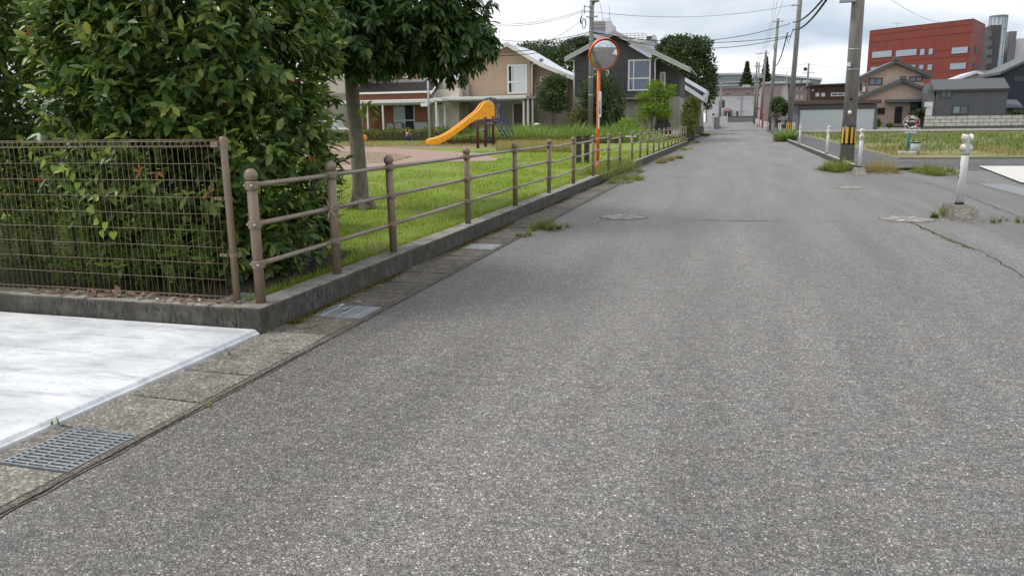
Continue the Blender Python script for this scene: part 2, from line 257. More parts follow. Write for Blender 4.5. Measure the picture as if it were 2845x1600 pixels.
# ------------------------------------------------------------------ helpers: meshes and objects
class MB:
    def __init__(s): s.v = []; s.f = []
    def add(s, vs, fs):
        o = len(s.v); s.v += [tuple(map(float, p)) for p in vs]; s.f += [tuple(i + o for i in f) for f in fs]; return s
    def box(s, x0, x1, y0, y1, z0, z1):
        x0, x1 = min(x0, x1), max(x0, x1); y0, y1 = min(y0, y1), max(y0, y1); z0, z1 = min(z0, z1), max(z0, z1)
        return s.add([(x0, y0, z0), (x1, y0, z0), (x1, y1, z0), (x0, y1, z0), (x0, y0, z1), (x1, y0, z1), (x1, y1, z1), (x0, y1, z1)],
                     [(0, 3, 2, 1), (4, 5, 6, 7), (0, 1, 5, 4), (1, 2, 6, 5), (2, 3, 7, 6), (3, 0, 4, 7)])
    def cyl(s, p0, p1, r0, r1=None, n=12, caps=True):
        return s.tube([p0, p1], [r0, r0 if r1 is None else r1], n, caps)
    def tube(s, path, r, n=8, caps=True, up=None):
        path = [Vector(p) for p in path]; m = len(path); r = [r] * m if isinstance(r, (int, float)) else list(r)
        vs = []; prev = None
        for i in range(m):
            t = (path[min(i + 1, m - 1)] - path[max(i - 1, 0)]).normalized()
            if prev is None:
                a = Vector((0, 0, 1)) if abs(t.z) < .9 else Vector((1, 0, 0)); u = t.cross(a).normalized()
            else: u = (prev - t * prev.dot(t)).normalized()
            prev = u; w = t.cross(u)
            for k in range(n):
                a = 2 * math.pi * k / n; vs.append(path[i] + (u * math.cos(a) + w * math.sin(a)) * r[i])
        fs = [(i * n + k, i * n + (k + 1) % n, (i + 1) * n + (k + 1) % n, (i + 1) * n + k) for i in range(m - 1) for k in range(n)]
        if caps: fs += [tuple(range(n - 1, -1, -1)), tuple((m - 1) * n + k for k in range(n))]
        return s.add(vs, fs)
    def lathe(s, prof, c=(0, 0, 0), n=20, axis='z', caps=True):
        vs = []; m = len(prof)
        for r, h in prof:
            for k in range(n):
                a = 2 * math.pi * k / n
                vs.append((c[0] + r * math.cos(a), c[1] + r * math.sin(a), c[2] + h) if axis == 'z' else (c[0] + r * math.cos(a), c[1] - h, c[2] + r * math.sin(a)))
        fs = [(i * n + k, i * n + (k + 1) % n, (i + 1) * n + (k + 1) % n, (i + 1) * n + k) for i in range(m - 1) for k in range(n)]
        return s.add(vs, fs + ([tuple(range(n - 1, -1, -1)), tuple((m - 1) * n + k for k in range(n))] if caps else []))
    def prism(s, pts, d):
        d = Vector(d); n = len(pts); a = [Vector(p) for p in pts]; b = [p + d for p in a]
        return s.add(a + b, [tuple(range(n - 1, -1, -1)), tuple(range(n, 2 * n))] + [(i, (i + 1) % n, n + (i + 1) % n, n + i) for i in range(n)])
    def sphere(s, c, r, n=14, m=9):
        r = (r, r, r) if isinstance(r, (int, float)) else r
        vs = [(c[0], c[1], c[2] - r[2])]
        for i in range(1, m):
            t = math.pi * i / m - math.pi / 2
            for k in range(n):
                a = 2 * math.pi * k / n; vs.append((c[0] + r[0] * math.cos(t) * math.cos(a), c[1] + r[1] * math.cos(t) * math.sin(a), c[2] + r[2] * math.sin(t)))
        vs.append((c[0], c[1], c[2] + r[2])); e = len(vs) - 1
        fs = [(0, 1 + (k + 1) % n, 1 + k) for k in range(n)] + [(1 + i * n + k, 1 + i * n + (k + 1) % n, 1 + (i + 1) * n + (k + 1) % n, 1 + (i + 1) * n + k) for i in range(m - 2) for k in range(n)]
        return s.add(vs, fs + [(1 + (m - 2) * n + k, 1 + (m - 2) * n + (k + 1) % n, e) for k in range(n)])
    def build(s, name, mat, parent=None, smooth=False, bevel=0, fix=True):
        o0 = Vector(list(parent.get('_o', (0, 0, 0)))) if parent else Vector((0, 0, 0))
        me = bpy.data.meshes.new(name); me.from_pydata([tuple(Vector(p) - o0) for p in s.v], [], s.f)
        if fix or bevel:
            bm = bmesh.new(); bm.from_mesh(me)
            if bevel: bmesh.ops.bevel(bm, geom=[e for e in bm.edges if len(e.link_faces) == 2 and e.calc_face_angle(0) > .5], offset=bevel, segments=2, affect='EDGES', profile=.6)
            bmesh.ops.recalc_face_normals(bm, faces=bm.faces); bm.to_mesh(me); bm.free()
        if smooth:
            for p in me.polygons: p.use_smooth = len(p.vertices) <= 4
        return link(name, me, mat, parent)
def link(name, me, mat, parent=None):
    if mat and not me.materials: me.materials.append(MATS[mat] if isinstance(mat, str) else mat)
    o = bpy.data.objects.new(name, me); col.objects.link(o)
    if parent:
        o.parent = parent
        if '_o' in parent: o['_o'] = list(parent['_o'])
    return o
def tag(o, label, cat=None, group=None, kind=None):
    o['label'] = label
    if cat: o['category'] = cat
    if group: o['group'] = group
    if kind: o['kind'] = kind
    return o
def thing(name, label, cat, loc=(0, 0, 0), group=None, rotz=0):
    o = bpy.data.objects.new(name, None); col.objects.link(o); o.location = loc; o.rotation_euler = (0, 0, rotz); o.empty_display_size = .2
    if not rotz: o['_o'] = tuple(map(float, loc))          # parts are given in world positions
    return tag(o, label, cat, group)
def struct(o, label=None): o['kind'] = 'structure'; return tag(o, label) if label else o
def copy_tree(o, parent=None):
    c = o.copy(); col.objects.link(c); c.parent = parent
    for ch in o.children: copy_tree(ch, c)
    return c
def box(name, mat, parent, x0, x1, y0, y1, z0, z1, bevel=0): return MB().box(x0, x1, y0, y1, z0, z1).build(name, mat, parent, bevel=bevel, fix=bool(bevel))
def sheet(name, mat, pts, label=None, zf=None, parent=None):
    """A level or gently rising sheet from a polygon of (x, y) cut into strips along y."""
    m = MB()
    if zf is None: m.add([(p[0], p[1], p[2]) for p in pts], [tuple(range(len(pts)))])
    o = m.build(name, mat, parent, fix=False); return struct(o, label)
def strip(name, mat, x0, x1, ys, zf, dz=0.0, label=None, nx=1):
    v = []; f = []; xs = np.linspace(x0, x1, nx + 1); n = nx + 1
    for y in ys: v += [(x, y, zf(y) + dz) for x in xs]
    for i in range(len(ys) - 1): f += [(i * n + k, i * n + k + 1, (i + 1) * n + k + 1, (i + 1) * n + k) for k in range(nx)]
    return struct(MB().add(v, f).build(name, mat, None, fix=False), label)
def ribbon(name, mat, pts, w, parent, z=.006, jit=.012):
    """A crack or seam: a thin uneven ribbon lying on the road."""
    P = []
    for a, b in zip(pts[:-1], pts[1:]):
        n = max(2, int(math.dist(a, b) / .12))
        P += [(a[0] + (b[0] - a[0]) * i / n + random.gauss(0, jit), a[1] + (b[1] - a[1]) * i / n + random.gauss(0, jit)) for i in range(n)]
    P.append(pts[-1]); v = []
    for i, p in enumerate(P):
        q0, q1 = P[max(0, i - 1)], P[min(len(P) - 1, i + 1)]; t = Vector((q1[0] - q0[0], q1[1] - q0[1])).normalized(); ww = w * random.uniform(.35, 1.2) / 2
        v += [(p[0] - t.y * ww, p[1] + t.x * ww, z), (p[0] + t.y * ww, p[1] - t.x * ww, z)]
    return MB().add(v, [(2 * i, 2 * i + 1, 2 * i + 3, 2 * i + 2) for i in range(len(P) - 1)]).build(name, mat, parent, fix=False)
# ---- leaves and grass
LEAF_A = (np.array([(0, 0, 0), (.22, .30, .05), (.22, -.30, .05), (.55, .42, .07), (.55, -.42, .07), (.82, .25, .02), (.82, -.25, .02), (1, 0, -.07), (.22, 0, -.01), (.55, 0, -.02), (.82, 0, -.05)]),
          [(0, 8, 1), (0, 2, 8), (8, 9, 3, 1), (8, 2, 4, 9), (9, 10, 5, 3), (9, 4, 6, 10), (10, 7, 5), (10, 6, 7)])
LEAF_B = (np.array([(0, 0, 0), (.5, .45, .10), (1, 0, -.05), (.5, -.45, .10), (.5, 0, 0)]), [(0, 4, 1), (4, 2, 1), (0, 3, 4), (4, 3, 2)])
LEAF_C = (np.array([(0, 0, 0), (.5, .5, .12), (1, 0, 0), (.5, -.5, .12)]), [(0, 2, 1), (0, 3, 2)])
BLADE = (np.array([(0, .5, 0), (0, -.5, 0), (.45, .42, .05), (.45, -.42, .05), (.8, .26, .22), (.8, -.26, .22), (1, 0, .45)]), [(0, 1, 3, 2), (2, 3, 5, 4), (4, 5, 6)])
def unit(a): return a / np.maximum(1e-9, np.linalg.norm(a, axis=-1, keepdims=True))
def frames(P, D, N, L, Wd):
    D = unit(D); S = unit(np.cross(N, D)); N = np.cross(D, S); return D * L[:, None], S * Wd[:, None], N * L[:, None]
def cloud(name, tmpl, P, D, N, L, Wd, mat, parent=None, kind=None, o0=None):
    T, faces = tmpl; A, B, C = frames(P, D, N, L, Wd); n, k = len(P), len(T)
    V = P[:, None, :] + T[None, :, 0:1] * A[:, None, :] + T[None, :, 1:2] * B[:, None, :] + T[None, :, 2:3] * C[:, None, :]
    if parent is not None and '_o' in parent: V = V - np.array(parent['_o'])
    V = V.reshape(-1, 3); me = bpy.data.meshes.new(name)
    lens = np.array([len(f) for f in faces]); fl = np.concatenate([np.array(f) for f in faces])
    loops = (fl[None, :] + (np.arange(n) * k)[:, None]).reshape(-1); tot = np.tile(lens, n); start = np.concatenate([[0], np.cumsum(tot)[:-1]])
    me.vertices.add(len(V)); me.vertices.foreach_set('co', V.astype(np.float32).ravel())
    me.loops.add(len(loops)); me.loops.foreach_set('vertex_index', loops.astype(np.int32))
    me.polygons.add(len(tot)); me.polygons.foreach_set('loop_start', start.astype(np.int32)); me.polygons.foreach_set('loop_total', tot.astype(np.int32))
    me.polygons.foreach_set('use_smooth', np.ones(len(tot), bool)); me.update(calc_edges=True)
    o = link(name, me, mat, parent)
    if kind: o['kind'] = kind
    return o
_LEAFMESH = {}
def leaf_objects(name, tmpl, P, D, N, L, Wd, mat, parent):
    key = (id(tmpl), mat)
    if key not in _LEAFMESH:
        me = bpy.data.meshes.new(name); me.from_pydata([tuple(p) for p in tmpl[0]], [], tmpl[1]); me.materials.append(MATS[mat])
        for p in me.polygons: p.use_smooth = True
        _LEAFMESH[key] = me
    A, B, C = frames(P, D, N, L, Wd); o0 = np.array(parent['_o'])
    for i in range(len(P)):
        o = bpy.data.objects.new(name, _LEAFMESH[key]); col.objects.link(o); o.parent = parent; p = P[i] - o0
        o.matrix_basis = Matrix(((A[i][0], B[i][0], C[i][0], p[0]), (A[i][1], B[i][1], C[i][1], p[1]), (A[i][2], B[i][2], C[i][2], p[2]), (0, 0, 0, 1)))
def on_ellipsoids(ells, n, shell=(.72, 1.0), keep=None, rng=RNG):
    """Points in the outer shell of a union of ellipsoids, with outward normals."""
    ells = np.array(ells, float); area = (ells[:, 3] * ells[:, 4] + ells[:, 4] * ells[:, 5] + ells[:, 3] * ells[:, 5]); out_p, out_n = [], []; got = 0
    while got < n:
        m = n * 2; idx = rng.choice(len(ells), m, p=area / area.sum()); d = unit(rng.normal(size=(m, 3))); e = ells[idx]
        r = rng.uniform(*shell, m)[:, None]; p = e[:, :3] + d * e[:, 3:] * r; nn = unit(d / e[:, 3:]); ok = np.ones(m, bool)
        for j in range(len(ells)):
            q = np.sum(((p - ells[j, :3]) / ells[j, 3:]) ** 2, 1); ok &= ~((q < (shell[0] * .93) ** 2) & (idx != j))
        if keep is not None: ok &= keep(p)
        out_p.append(p[ok]); out_n.append(nn[ok]); got += ok.sum()
    return np.concatenate(out_p)[:n], np.concatenate(out_n)[:n]
def shoots(Pp, Nn, per, length, leaf, wratio, droop, up, rng=RNG, spread=.35):
    """Leaves set spirally along short shoots that grow outwards from the crown."""
    n = len(Pp); dirs = unit(Nn * .75 + np.array([0, 0, up]) + rng.normal(size=(n, 3)) * spread); Ls = rng.uniform(.7, 1.3, n) * length
    t = np.tile(np.linspace(.15, 1, per), (n, 1)); ang = rng.uniform(0, 6.28, n)[:, None] + np.arange(per)[None, :] * 2.4
    a = unit(np.cross(dirs, np.array([.3, .2, .9]) + rng.normal(size=(n, 3)) * .1)); b = np.cross(dirs, a)
    rad = a[:, None, :] * np.cos(ang)[..., None] + b[:, None, :] * np.sin(ang)[..., None]
    tip = t[..., None]
    D = unit(rad * (1.15 - .55 * tip) + dirs[:, None, :] * (.25 + .6 * tip) + np.array([0, 0, -droop]) + rng.normal(size=(n, per, 3)) * .18)
    Nrm = unit(dirs[:, None, :] * 1.0 + np.array([0, 0, .9]) - rad * .2 + rng.normal(size=(n, per, 3)) * .25)
    P = Pp[:, None, :] + dirs[:, None, :] * (Ls[:, None] * t)[..., None]
    L = rng.uniform(.65, 1.15, (n, per)) * leaf
    return P.reshape(-1, 3), D.reshape(-1, 3), Nrm.reshape(-1, 3), L.ravel(), (L * wratio * rng.uniform(.85, 1.2, (n, per))).ravel()
def foliage(parent, name, tmpl, P, D, N, L, Wd, mat, singles=0, keep_px=True):
    if singles:
        d = P - CAM; Z = d @ AF; X = d @ AR / Z * F; Yv = d @ AU / Z * F
        vis = (np.abs(X) < W / 2 * .98) & (np.abs(Yv) < HH / 2 * .98); size = np.where(vis, L / np.linalg.norm(d, axis=1), 0)
        i = np.argsort(-size)[:singles]; m = np.zeros(len(P), bool); m[i] = True
        leaf_objects('leaf', tmpl, P[m], D[m], N[m], L[m], Wd[m], mat, parent); P, D, N, L, Wd = P[~m], D[~m], N[~m], L[~m], Wd[~m]
    return cloud(name, tmpl, P, D, N, L, Wd, mat, parent, 'stuff')
def blades(name, mat, P, h, w, parent=None, lean=.35, kind='stuff', rng=RNG):
    n = len(P); a = rng.uniform(0, 6.28, n); le = np.abs(rng.normal(0, lean, n)); D = np.stack([np.cos(a) * le, np.sin(a) * le, np.ones(n)], 1)
    N = np.stack([-np.cos(a), -np.sin(a), np.full(n, .15)], 1) * -1; L = h * rng.uniform(.45, 1.3, n); return cloud(name, BLADE, P, D, N, L, w * rng.uniform(.7, 1.3, n), mat, parent, kind)
def tuft(label, x, y, z, r, h, n, mat, group=None, lean=.5, w=.008, name='grass_tuft', ry=None):
    t = thing(name, label, 'grass tuft', (x, y, z), group); a = RNG.uniform(0, 6.28, n); rr = np.sqrt(RNG.uniform(0, 1, n)) * r
    nc = max(3, n // 70); ci = RNG.integers(0, nc, n); ca, cr_ = RNG.uniform(0, 6.28, nc), np.sqrt(RNG.uniform(0, 1, nc)) * r; ch = RNG.uniform(.35, 1.15, nc)   # clumps of unequal height
    ox = np.cos(ca)[ci] * cr_[ci] + RNG.normal(0, r * .13, n); oy = np.sin(ca)[ci] * cr_[ci] + RNG.normal(0, r * .13, n); d = np.hypot(ox, oy) / r
    P = np.stack([x + ox, y + oy * ((ry or r) / r), np.full(n, z)], 1); aa = np.arctan2(oy, ox) + RNG.normal(0, 1.3, n); le = np.abs(RNG.normal(0, lean, n)) + .35 * d
    D = np.stack([np.cos(aa) * le, np.sin(aa) * le, np.ones(n)], 1); N = np.stack([np.cos(aa), np.sin(aa), np.full(n, -.15)], 1)
    cloud('blades', BLADE, P, D, N, h * ch[ci] * RNG.uniform(.4, 1.25, n) * (1 - .35 * np.clip(d, 0, 1.2)), w * RNG.uniform(.6, 1.3, n), mat, t, 'stuff'); return t
# ---- buildings: everything on a facade across the road, from pixel rectangles
def window(parent, r, Y, frame='white_frame', pane='glass', fw=.07, dep=.06, mull=(), trans=(), curtain=None, name='window'):
    x0, x1, z0, z1 = rect(*r, Y); w = MB(); y0 = Y - dep
    w.box(x0, x1, y0, Y + .05, z0, z0 + fw).box(x0, x1, y0, Y + .05, z1 - fw, z1).box(x0, x0 + fw, y0, Y + .05, z0 + fw, z1 - fw).box(x1 - fw, x1, y0, Y + .05, z0 + fw, z1 - fw)
    for m in mull: xm = x0 + (x1 - x0) * m; w.box(xm - fw * .4, xm + fw * .4, y0 + .01, Y + .045, z0 + fw, z1 - fw)
    for m in trans: zm = z0 + (z1 - z0) * m; w.box(x0 + fw, x1 - fw, y0 + .005, Y + .048, zm - fw * .5, zm + fw * .5)
    o = w.build(name, frame, parent, fix=False); p = box('pane', pane, o, x0 + fw * .5, x1 - fw * .5, Y - .012, Y + .02, z0 + fw * .5, z1 - fw * .5)
    if curtain:
        c = MB(); n = 14; xa, xb = x0 + fw + curtain * (x1 - x0), x1 - fw; pts = [(xa + (xb - xa) * i / n, Y - .018 - .012 * (i % 2)) for i in range(n + 1)]
        c.add([(a, b, z0 + fw) for a, b in pts] + [(a, b, z1 - fw) for a, b in pts], [(i, i + 1, n + 2 + i, n + 1 + i) for i in range(n)]); c.build('curtain', 'curtain', o, fix=False)
    return o
def front(pts, Y): return [tuple(at(x, y, Y)) for x, y in pts]
def wallpoly(name, mat, parent, pts, Y, depth): return MB().prism(front(pts, Y), (0, depth, 0)).build(name, mat, parent)
def roofslab(name, mat, parent, pts, Y0, depth, t):
    """pts: pixels along the roof's upper edge seen from the gable; extruded back with thickness t."""
    top = [Vector(p) for p in front(pts, Y0)]; bot = [p - Vector((0, 0, t)) for p in top]
    return MB().prism(top + bot[::-1], (0, depth, 0)).build(name, mat, parent)
def pipe(name, mat, parent, pts, Y, r=.05): return MB().tube(front(pts, Y), r, 8).build(name, mat, parent, smooth=True)
def pbox(name, mat, parent, r, Y, dep, fr=.0): x0, x1, z0, z1 = rect(*r, Y); return box(name, mat, parent, x0, x1, Y - fr, Y + dep, z0, z1)
# ================================================================== the setting
YS = [-12, 0, 10, 20, 30, 40, 50] + list(range(55, 200, 8))
def ground():
    ys = [-60, -20, 0, 30, 55] + list(range(60, 200, 10)) + [230, 400, 1400]
    xs = [-900, -60, -14, -8, 5.6, 7, 60, 900]; v = [(x, y, (gz(min(y, 192)) if -9 < x < 6 else 0) - .06) for y in ys for x in xs]; n = len(xs)
    struct(MB().add(v, [(i * n + k, i * n + k + 1, (i + 1) * n + k + 1, (i + 1) * n + k) for i in range(len(ys) - 1) for k in range(n - 1)]).build('ground', 'ground_earth', None, fix=False), 'bare earth under and beyond the lots')
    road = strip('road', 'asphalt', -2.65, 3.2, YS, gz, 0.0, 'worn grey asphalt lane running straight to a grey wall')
    strip('side_road', 'asphalt_side', 3.2, 42, [-12, 0, 12, 24.5], gz, -.004, 'darker side street joining the lane')
    strip('pavement', 'pavement_asphalt', 3.46, 5.6, [24.5, 40, 55, 70, 92, 110, 140, 170], gz, .07, 'patched asphalt footpath behind the white posts')
    sheet('forecourt', 'pavement_asphalt', [(5.6, 24.5, -.008), (60, 24.5, -.008), (60, 46, -.008), (10.8, 34.2, -.008), (5.9, 32.2, -.008), (5.6, 32, -.008)], 'asphalt forecourt in front of the grassy lot')
    # cream concrete slab and its drain beside the forecourt
    sheet('concrete_apron', 'cream_slab', [(6.1, 19.6, .03), (30, 19.6, .03), (30, 27.5, .03), (7.0, 26.3, .03)], 'pale cream concrete apron on the side street')
    # the park: lawn sheet cut fine so that it rises gently
    ys = [4.75, 8, 12, 16, 20, 24, 28, 32, 36, 40, 44, 50, 60, 75]
    strip('lawn', 'lawn_soil', -80, -3.36, ys, pz, 0, 'bright green lawn of the small park', nx=6)
    pa = [(905, 404), (1074, 411), (1246, 421), (1335, 427), (1385, 442), (1374, 449), (1217, 451), (1103, 459), (960, 474), (820, 476), (880, 462), (1010, 456), (1100, 449), (1146, 437), (1092, 426), (905, 419)]
    P = []
    for x, y in pa:
        p = gp(x, y, .2); p = gp(x, y, pz(p[1]) + .006); P.append(tuple(p))
    global PATHPOLY, SOILPOLY; PATHPOLY = P
    m = MB().add([(p[0], p[1], pz(p[1]) + .014) for p in P], [tuple(range(len(P)))]); o = m.build('path', 'paving', None, fix=False)
    bm = bmesh.new(); bm.from_mesh(o.data); bmesh.ops.triangulate(bm, faces=bm.faces); bm.to_mesh(o.data); bm.free(); struct(o, 'curved pinkish brick path crossing the park')
    so = [(850, 420), (905, 421), (1092, 428), (1140, 437), (1098, 448), (1010, 455), (870, 460), (780, 466)]
    P = [tuple(gp(x, y, .19)) for x, y in so]; SOILPOLY = P; struct(MB().add([(p[0], p[1], pz(p[1]) + .009) for p in P], [tuple(range(len(P)))]).build('bare_soil', 'park_soil', None, fix=False), 'worn brown soil patch beside the brick path')
    so = [(1100, 404), (1300, 398), (1420, 398), (1380, 413), (1180, 414), (905, 404), (905, 398)]
    P = [tuple(gp(x, y, .22)) for x, y in so]; struct(MB().add([(p[0], p[1], pz(p[1]) + .007) for p in P], [tuple(range(len(P)))]).build('bare_soil', 'park_soil', None, fix=False), 'worn ground under the yellow slide')
    # grassy lot on the other side
    strip('field', 'field_soil', 5.7, 95, [32, 40, 50, 60, 70, 80, 92.5], lambda y: 0, .02, 'overgrown vacant lot with reddish soil', nx=4)
    sheet('shrub_bed', 'bed_soil', [(-14, 4.8, .142), (-3.62, 4.8, .142), (-3.6, 6.2, .142), (-3.9, 7.3, .142), (-14, 9.5, .142)], 'dark leaf mould under the shrubs')
    # seams and cracks
    def crack(label, mat, pts, w, jit=.012): c = ribbon('crack', mat, pts, w, road, .005, jit); c['label'] = label
    crack('straight tar seam across the lane with moss in it', 'pit_dark', [(-.75, 11.75), (.6, 11.85), (1.6, 11.95), (2.75, 12.05)], .013, .006)
    crack('short crack at the manhole cover', 'pit_dark', [(-2.3, 10.85), (-1.95, 11.05), (-1.9, 11.5), (-1.75, 11.65)], .018, .03)
    crack('seam bordering the side street', 'pit_dark', [(2.42, 12.1), (2.5, 10.9), (2.66, 9.3), (2.6, 7.96), (2.65, 6.4)], .012, .012)
    crack('moss growing in the seam', 'moss', [(2.42, 12.1), (2.5, 10.9), (2.62, 9.6)], .03, .02)
    crack('moss growing in the seam across the lane', 'moss', [(-.6, 11.765), (.5, 11.845)], .03, .01)
    crack('seam between two asphalt coats near the kerb', 'pit_dark', [(3.3, 19.6), (4.19, 20.06), (4.25, 16.8), (4.12, 14.05), (4.05, 12.4)], .014, .02)
    crack('ragged edge where the asphalt meets the drain', 'gutter_concrete_dark', [(-2.655, -4), (-2.65, 2), (-2.655, 8), (-2.65, 16), (-2.655, 23.5)], .013, .005)
    for y in (33.5, 47, 58, 71):
        crack('faint straight joint across the lane', 'pit_dark', [(-1.6, y), (2.6, y + .5)], .014, .01)
    return road
ROAD = ground()

def manholes():
    for i, (x, y, r, lab) in enumerate(((-1.66, 11.98, .36, 'round pale patterned manhole cover by the road seam'), (2.44, 12.42, .36, 'round patterned manhole cover beside the concrete block'), (2.4, 18.1, .3, 'worn round manhole cover in front of the weedy corner'))):
        t = thing('manhole_cover', lab, 'manhole', (x, y, 0)); m = MB().lathe([(r, -.02), (r, .008), (r * .93, .009), (r * .93, .004), (r * .2, .004), (r * .2, .009), (.001, .009)], (x, y, 0), 32); m.build('plate', 'manhole', t)
        for k in range(12):
            a = 2 * math.pi * k / 12; c, s = math.cos(a), math.sin(a); q = MB(); P = []
            for rr, da in ((.28, -.2), (.86, -.16), (.86, .16), (.28, .2)): P.append((x + r * rr * math.cos(a + da), y + r * rr * math.sin(a + da), .004))
            q.prism(P, (0, 0, .007)); q.build('raised_pattern', 'manhole' if k % 2 else 'worn_cream', t)
        MB().lathe([(r + .02, -.02), (r + .02, .005), (r + .006, .006), (r + .006, -.02)], (x, y, 0), 32, caps=False).build('ring', 'gutter_concrete_dark', t)
manholes()

def gutter():
    ch = strip('gutter', 'bed_soil', -3.22, -2.66, [-6, 4, 10, 16, 24], lambda y: 0, -.013, 'roadside drain covered with concrete lids')
    box('channel_edge', 'gutter_concrete_dark', ch, -2.712, -2.674, -6, 24, -.06, .004)
    grates = ((2.42, 2.84), (5.15, 5.55), (8.52, 8.92)); base = None
    def lid(y0, y1):
        a, b, c, d = [random.uniform(-.003, .004) for _ in range(4)]; m = MB().box(-3.205, -2.726, y0 + .011, y1 - .011, -.07, .002); m.v = [(x, y, z + (dz if z > 0 else 0)) for (x, y, z), dz in zip(m.v, (0, 0, 0, 0, a, b, c, d))]; m.build('cover_slab', 'gutter_concrete' if y0 < 4.6 else 'gutter_concrete_dark', ch, bevel=.006)
    ys = [-6 + .6 * i for i in range(12)] + [.92, 1.42, 1.92, 2.42]; ys = [y for y in ys if y < .7] + [.92, 1.42, 1.92, 2.42]
    for a, b in zip(ys[:-1], ys[1:]): lid(a, b)
    y = 2.84
    for g0, g1 in ((2.42, 2.84), (5.15, 5.55), (8.52, 8.92), (23.6, 24)):
        if g0 > y:
            n = max(1, round((g0 - y) / .5))
            for i in range(n): lid(y + (g0 - y) * i / n, y + (g0 - y) * (i + 1) / n)
        y = g1
    def grate(x0, x1, y0, y1, z, label, nb, ncr, bw=.0045):
        t = thing('drain_grate', label, 'drain grate', ((x0 + x1) / 2, (y0 + y1) / 2, z)); f = MB(); w = .008
        f.box(x0, x1, y0, y0 + w, z - .03, z).box(x0, x1, y1 - w, y1, z - .03, z).box(x0, x0 + w, y0 + w, y1 - w, z - .03, z).box(x1 - w, x1, y0 + w, y1 - w, z - .03, z); f.build('frame', 'steel_galv', t, fix=False)
        bm0 = None
        for i in range(nb):
            yy = y0 + (y1 - y0) * (i + 1) / (nb + 1)
            if bm0 is None: bm0 = MB().box(x0 + w, x1 - w, -bw, bw, z - .028, z - .001).build('bar', 'steel_galv', t, fix=False); b = bm0
            else: b = link('bar', bm0.data, None, t)
            b.location = (0, yy - 0, 0)
        for i in range(ncr):
            xx = x0 + (x1 - x0) * (i + .5) / ncr; MB().tube([(xx, y0 + w, z + .0005), (xx, y1 - w, z + .0005)], .0042, 6).build('cross_rod', 'steel_galv', t)
        box('pit', 'pit_dark', t, x0 + .01, x1 - .01, y0 + .01, y1 - .01, z - .24, z - .2)
    for a, b in ((2.43, 2.83), (5.16, 5.54), (8.53, 8.91)): box('edge_strip', 'gutter_concrete', ch, -3.205, -3.106 if b < 3 else -3.136 if b < 6 else -3.116, a, b, -.06, .0015)
    grate(-3.1, -2.724, 2.425, 2.838, .004, 'open steel drain grate beside the white slab lip', 13, 4, .0065)
    grate(-3.13, -2.724, 5.155, 5.545, .005, 'grey steel drain grate beside the first bay of railing kerb', 17, 3, .008)
    grate(-3.11, -2.724, 8.525, 8.915, .005, 'grey steel drain grate further along the mossy kerb, among dead leaves', 17, 3, .008)
    grate(-3.78, -3.50, 4.86, 5.15, .16, 'small steel grate in the grass behind the mesh fence post', 13, 2)
gutter()

def slab():
    t = thing('concrete_slab', 'bright white concrete slab with a chamfered lip along the drain', 'slab', (-6, 2, 0))
    m = MB(); m.add([(-14, -4, .05), (-3.30, -4, .035), (-3.30, 4.6, .03), (-14, 4.5, .06)], [(0, 1, 2, 3)]); m.build('slab_top', 'slab_concrete', t, fix=False)
    prof = [(-3.302, .033), (-3.275, .034), (-3.255, .031), (-3.238, .014), (-3.226, .010), (-3.218, -.03), (-3.302, -.03)]
    MB().prism([(x, -4, z) for x, z in prof], (0, 8.59, 0)).build('lip', 'slab_concrete', t)
slab()

def kerbs():
    t = thing('kerb_wall', 'stained concrete kerb wall turning the corner under mesh fence and railing', 'kerb', (-3.3, 4.7, 0))
    z = .19
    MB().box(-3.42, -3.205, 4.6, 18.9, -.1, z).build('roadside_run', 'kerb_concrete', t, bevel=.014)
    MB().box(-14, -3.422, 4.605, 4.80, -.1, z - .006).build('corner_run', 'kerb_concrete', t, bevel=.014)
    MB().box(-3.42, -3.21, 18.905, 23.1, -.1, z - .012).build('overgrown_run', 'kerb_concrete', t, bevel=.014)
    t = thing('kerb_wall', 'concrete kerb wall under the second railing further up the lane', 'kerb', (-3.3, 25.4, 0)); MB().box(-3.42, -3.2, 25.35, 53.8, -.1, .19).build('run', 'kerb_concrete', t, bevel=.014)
    # kerb stones with pale worn tops on the other side
    k = thing('kerb', 'row of low kerb stones with pale worn tops behind the weedy corner', 'kerb', (3.3, 23, 0)); y = 24.4; i = 0
    while y < 78:
        o = MB().box(3.24, 3.42, y + .02, y + 1.98, gz(y) - .05, gz(y) + .16).build('kerb_stone', 'kerb_concrete', k, bevel=.02); MB().box(3.235, 3.36, y + .05 + random.uniform(0, .3), y + 1.95 - random.uniform(0, .5), gz(y) + .162, gz(y) + .168).build('worn_top', 'worn_cream', o, fix=False)
        y += 2.0
kerbs()

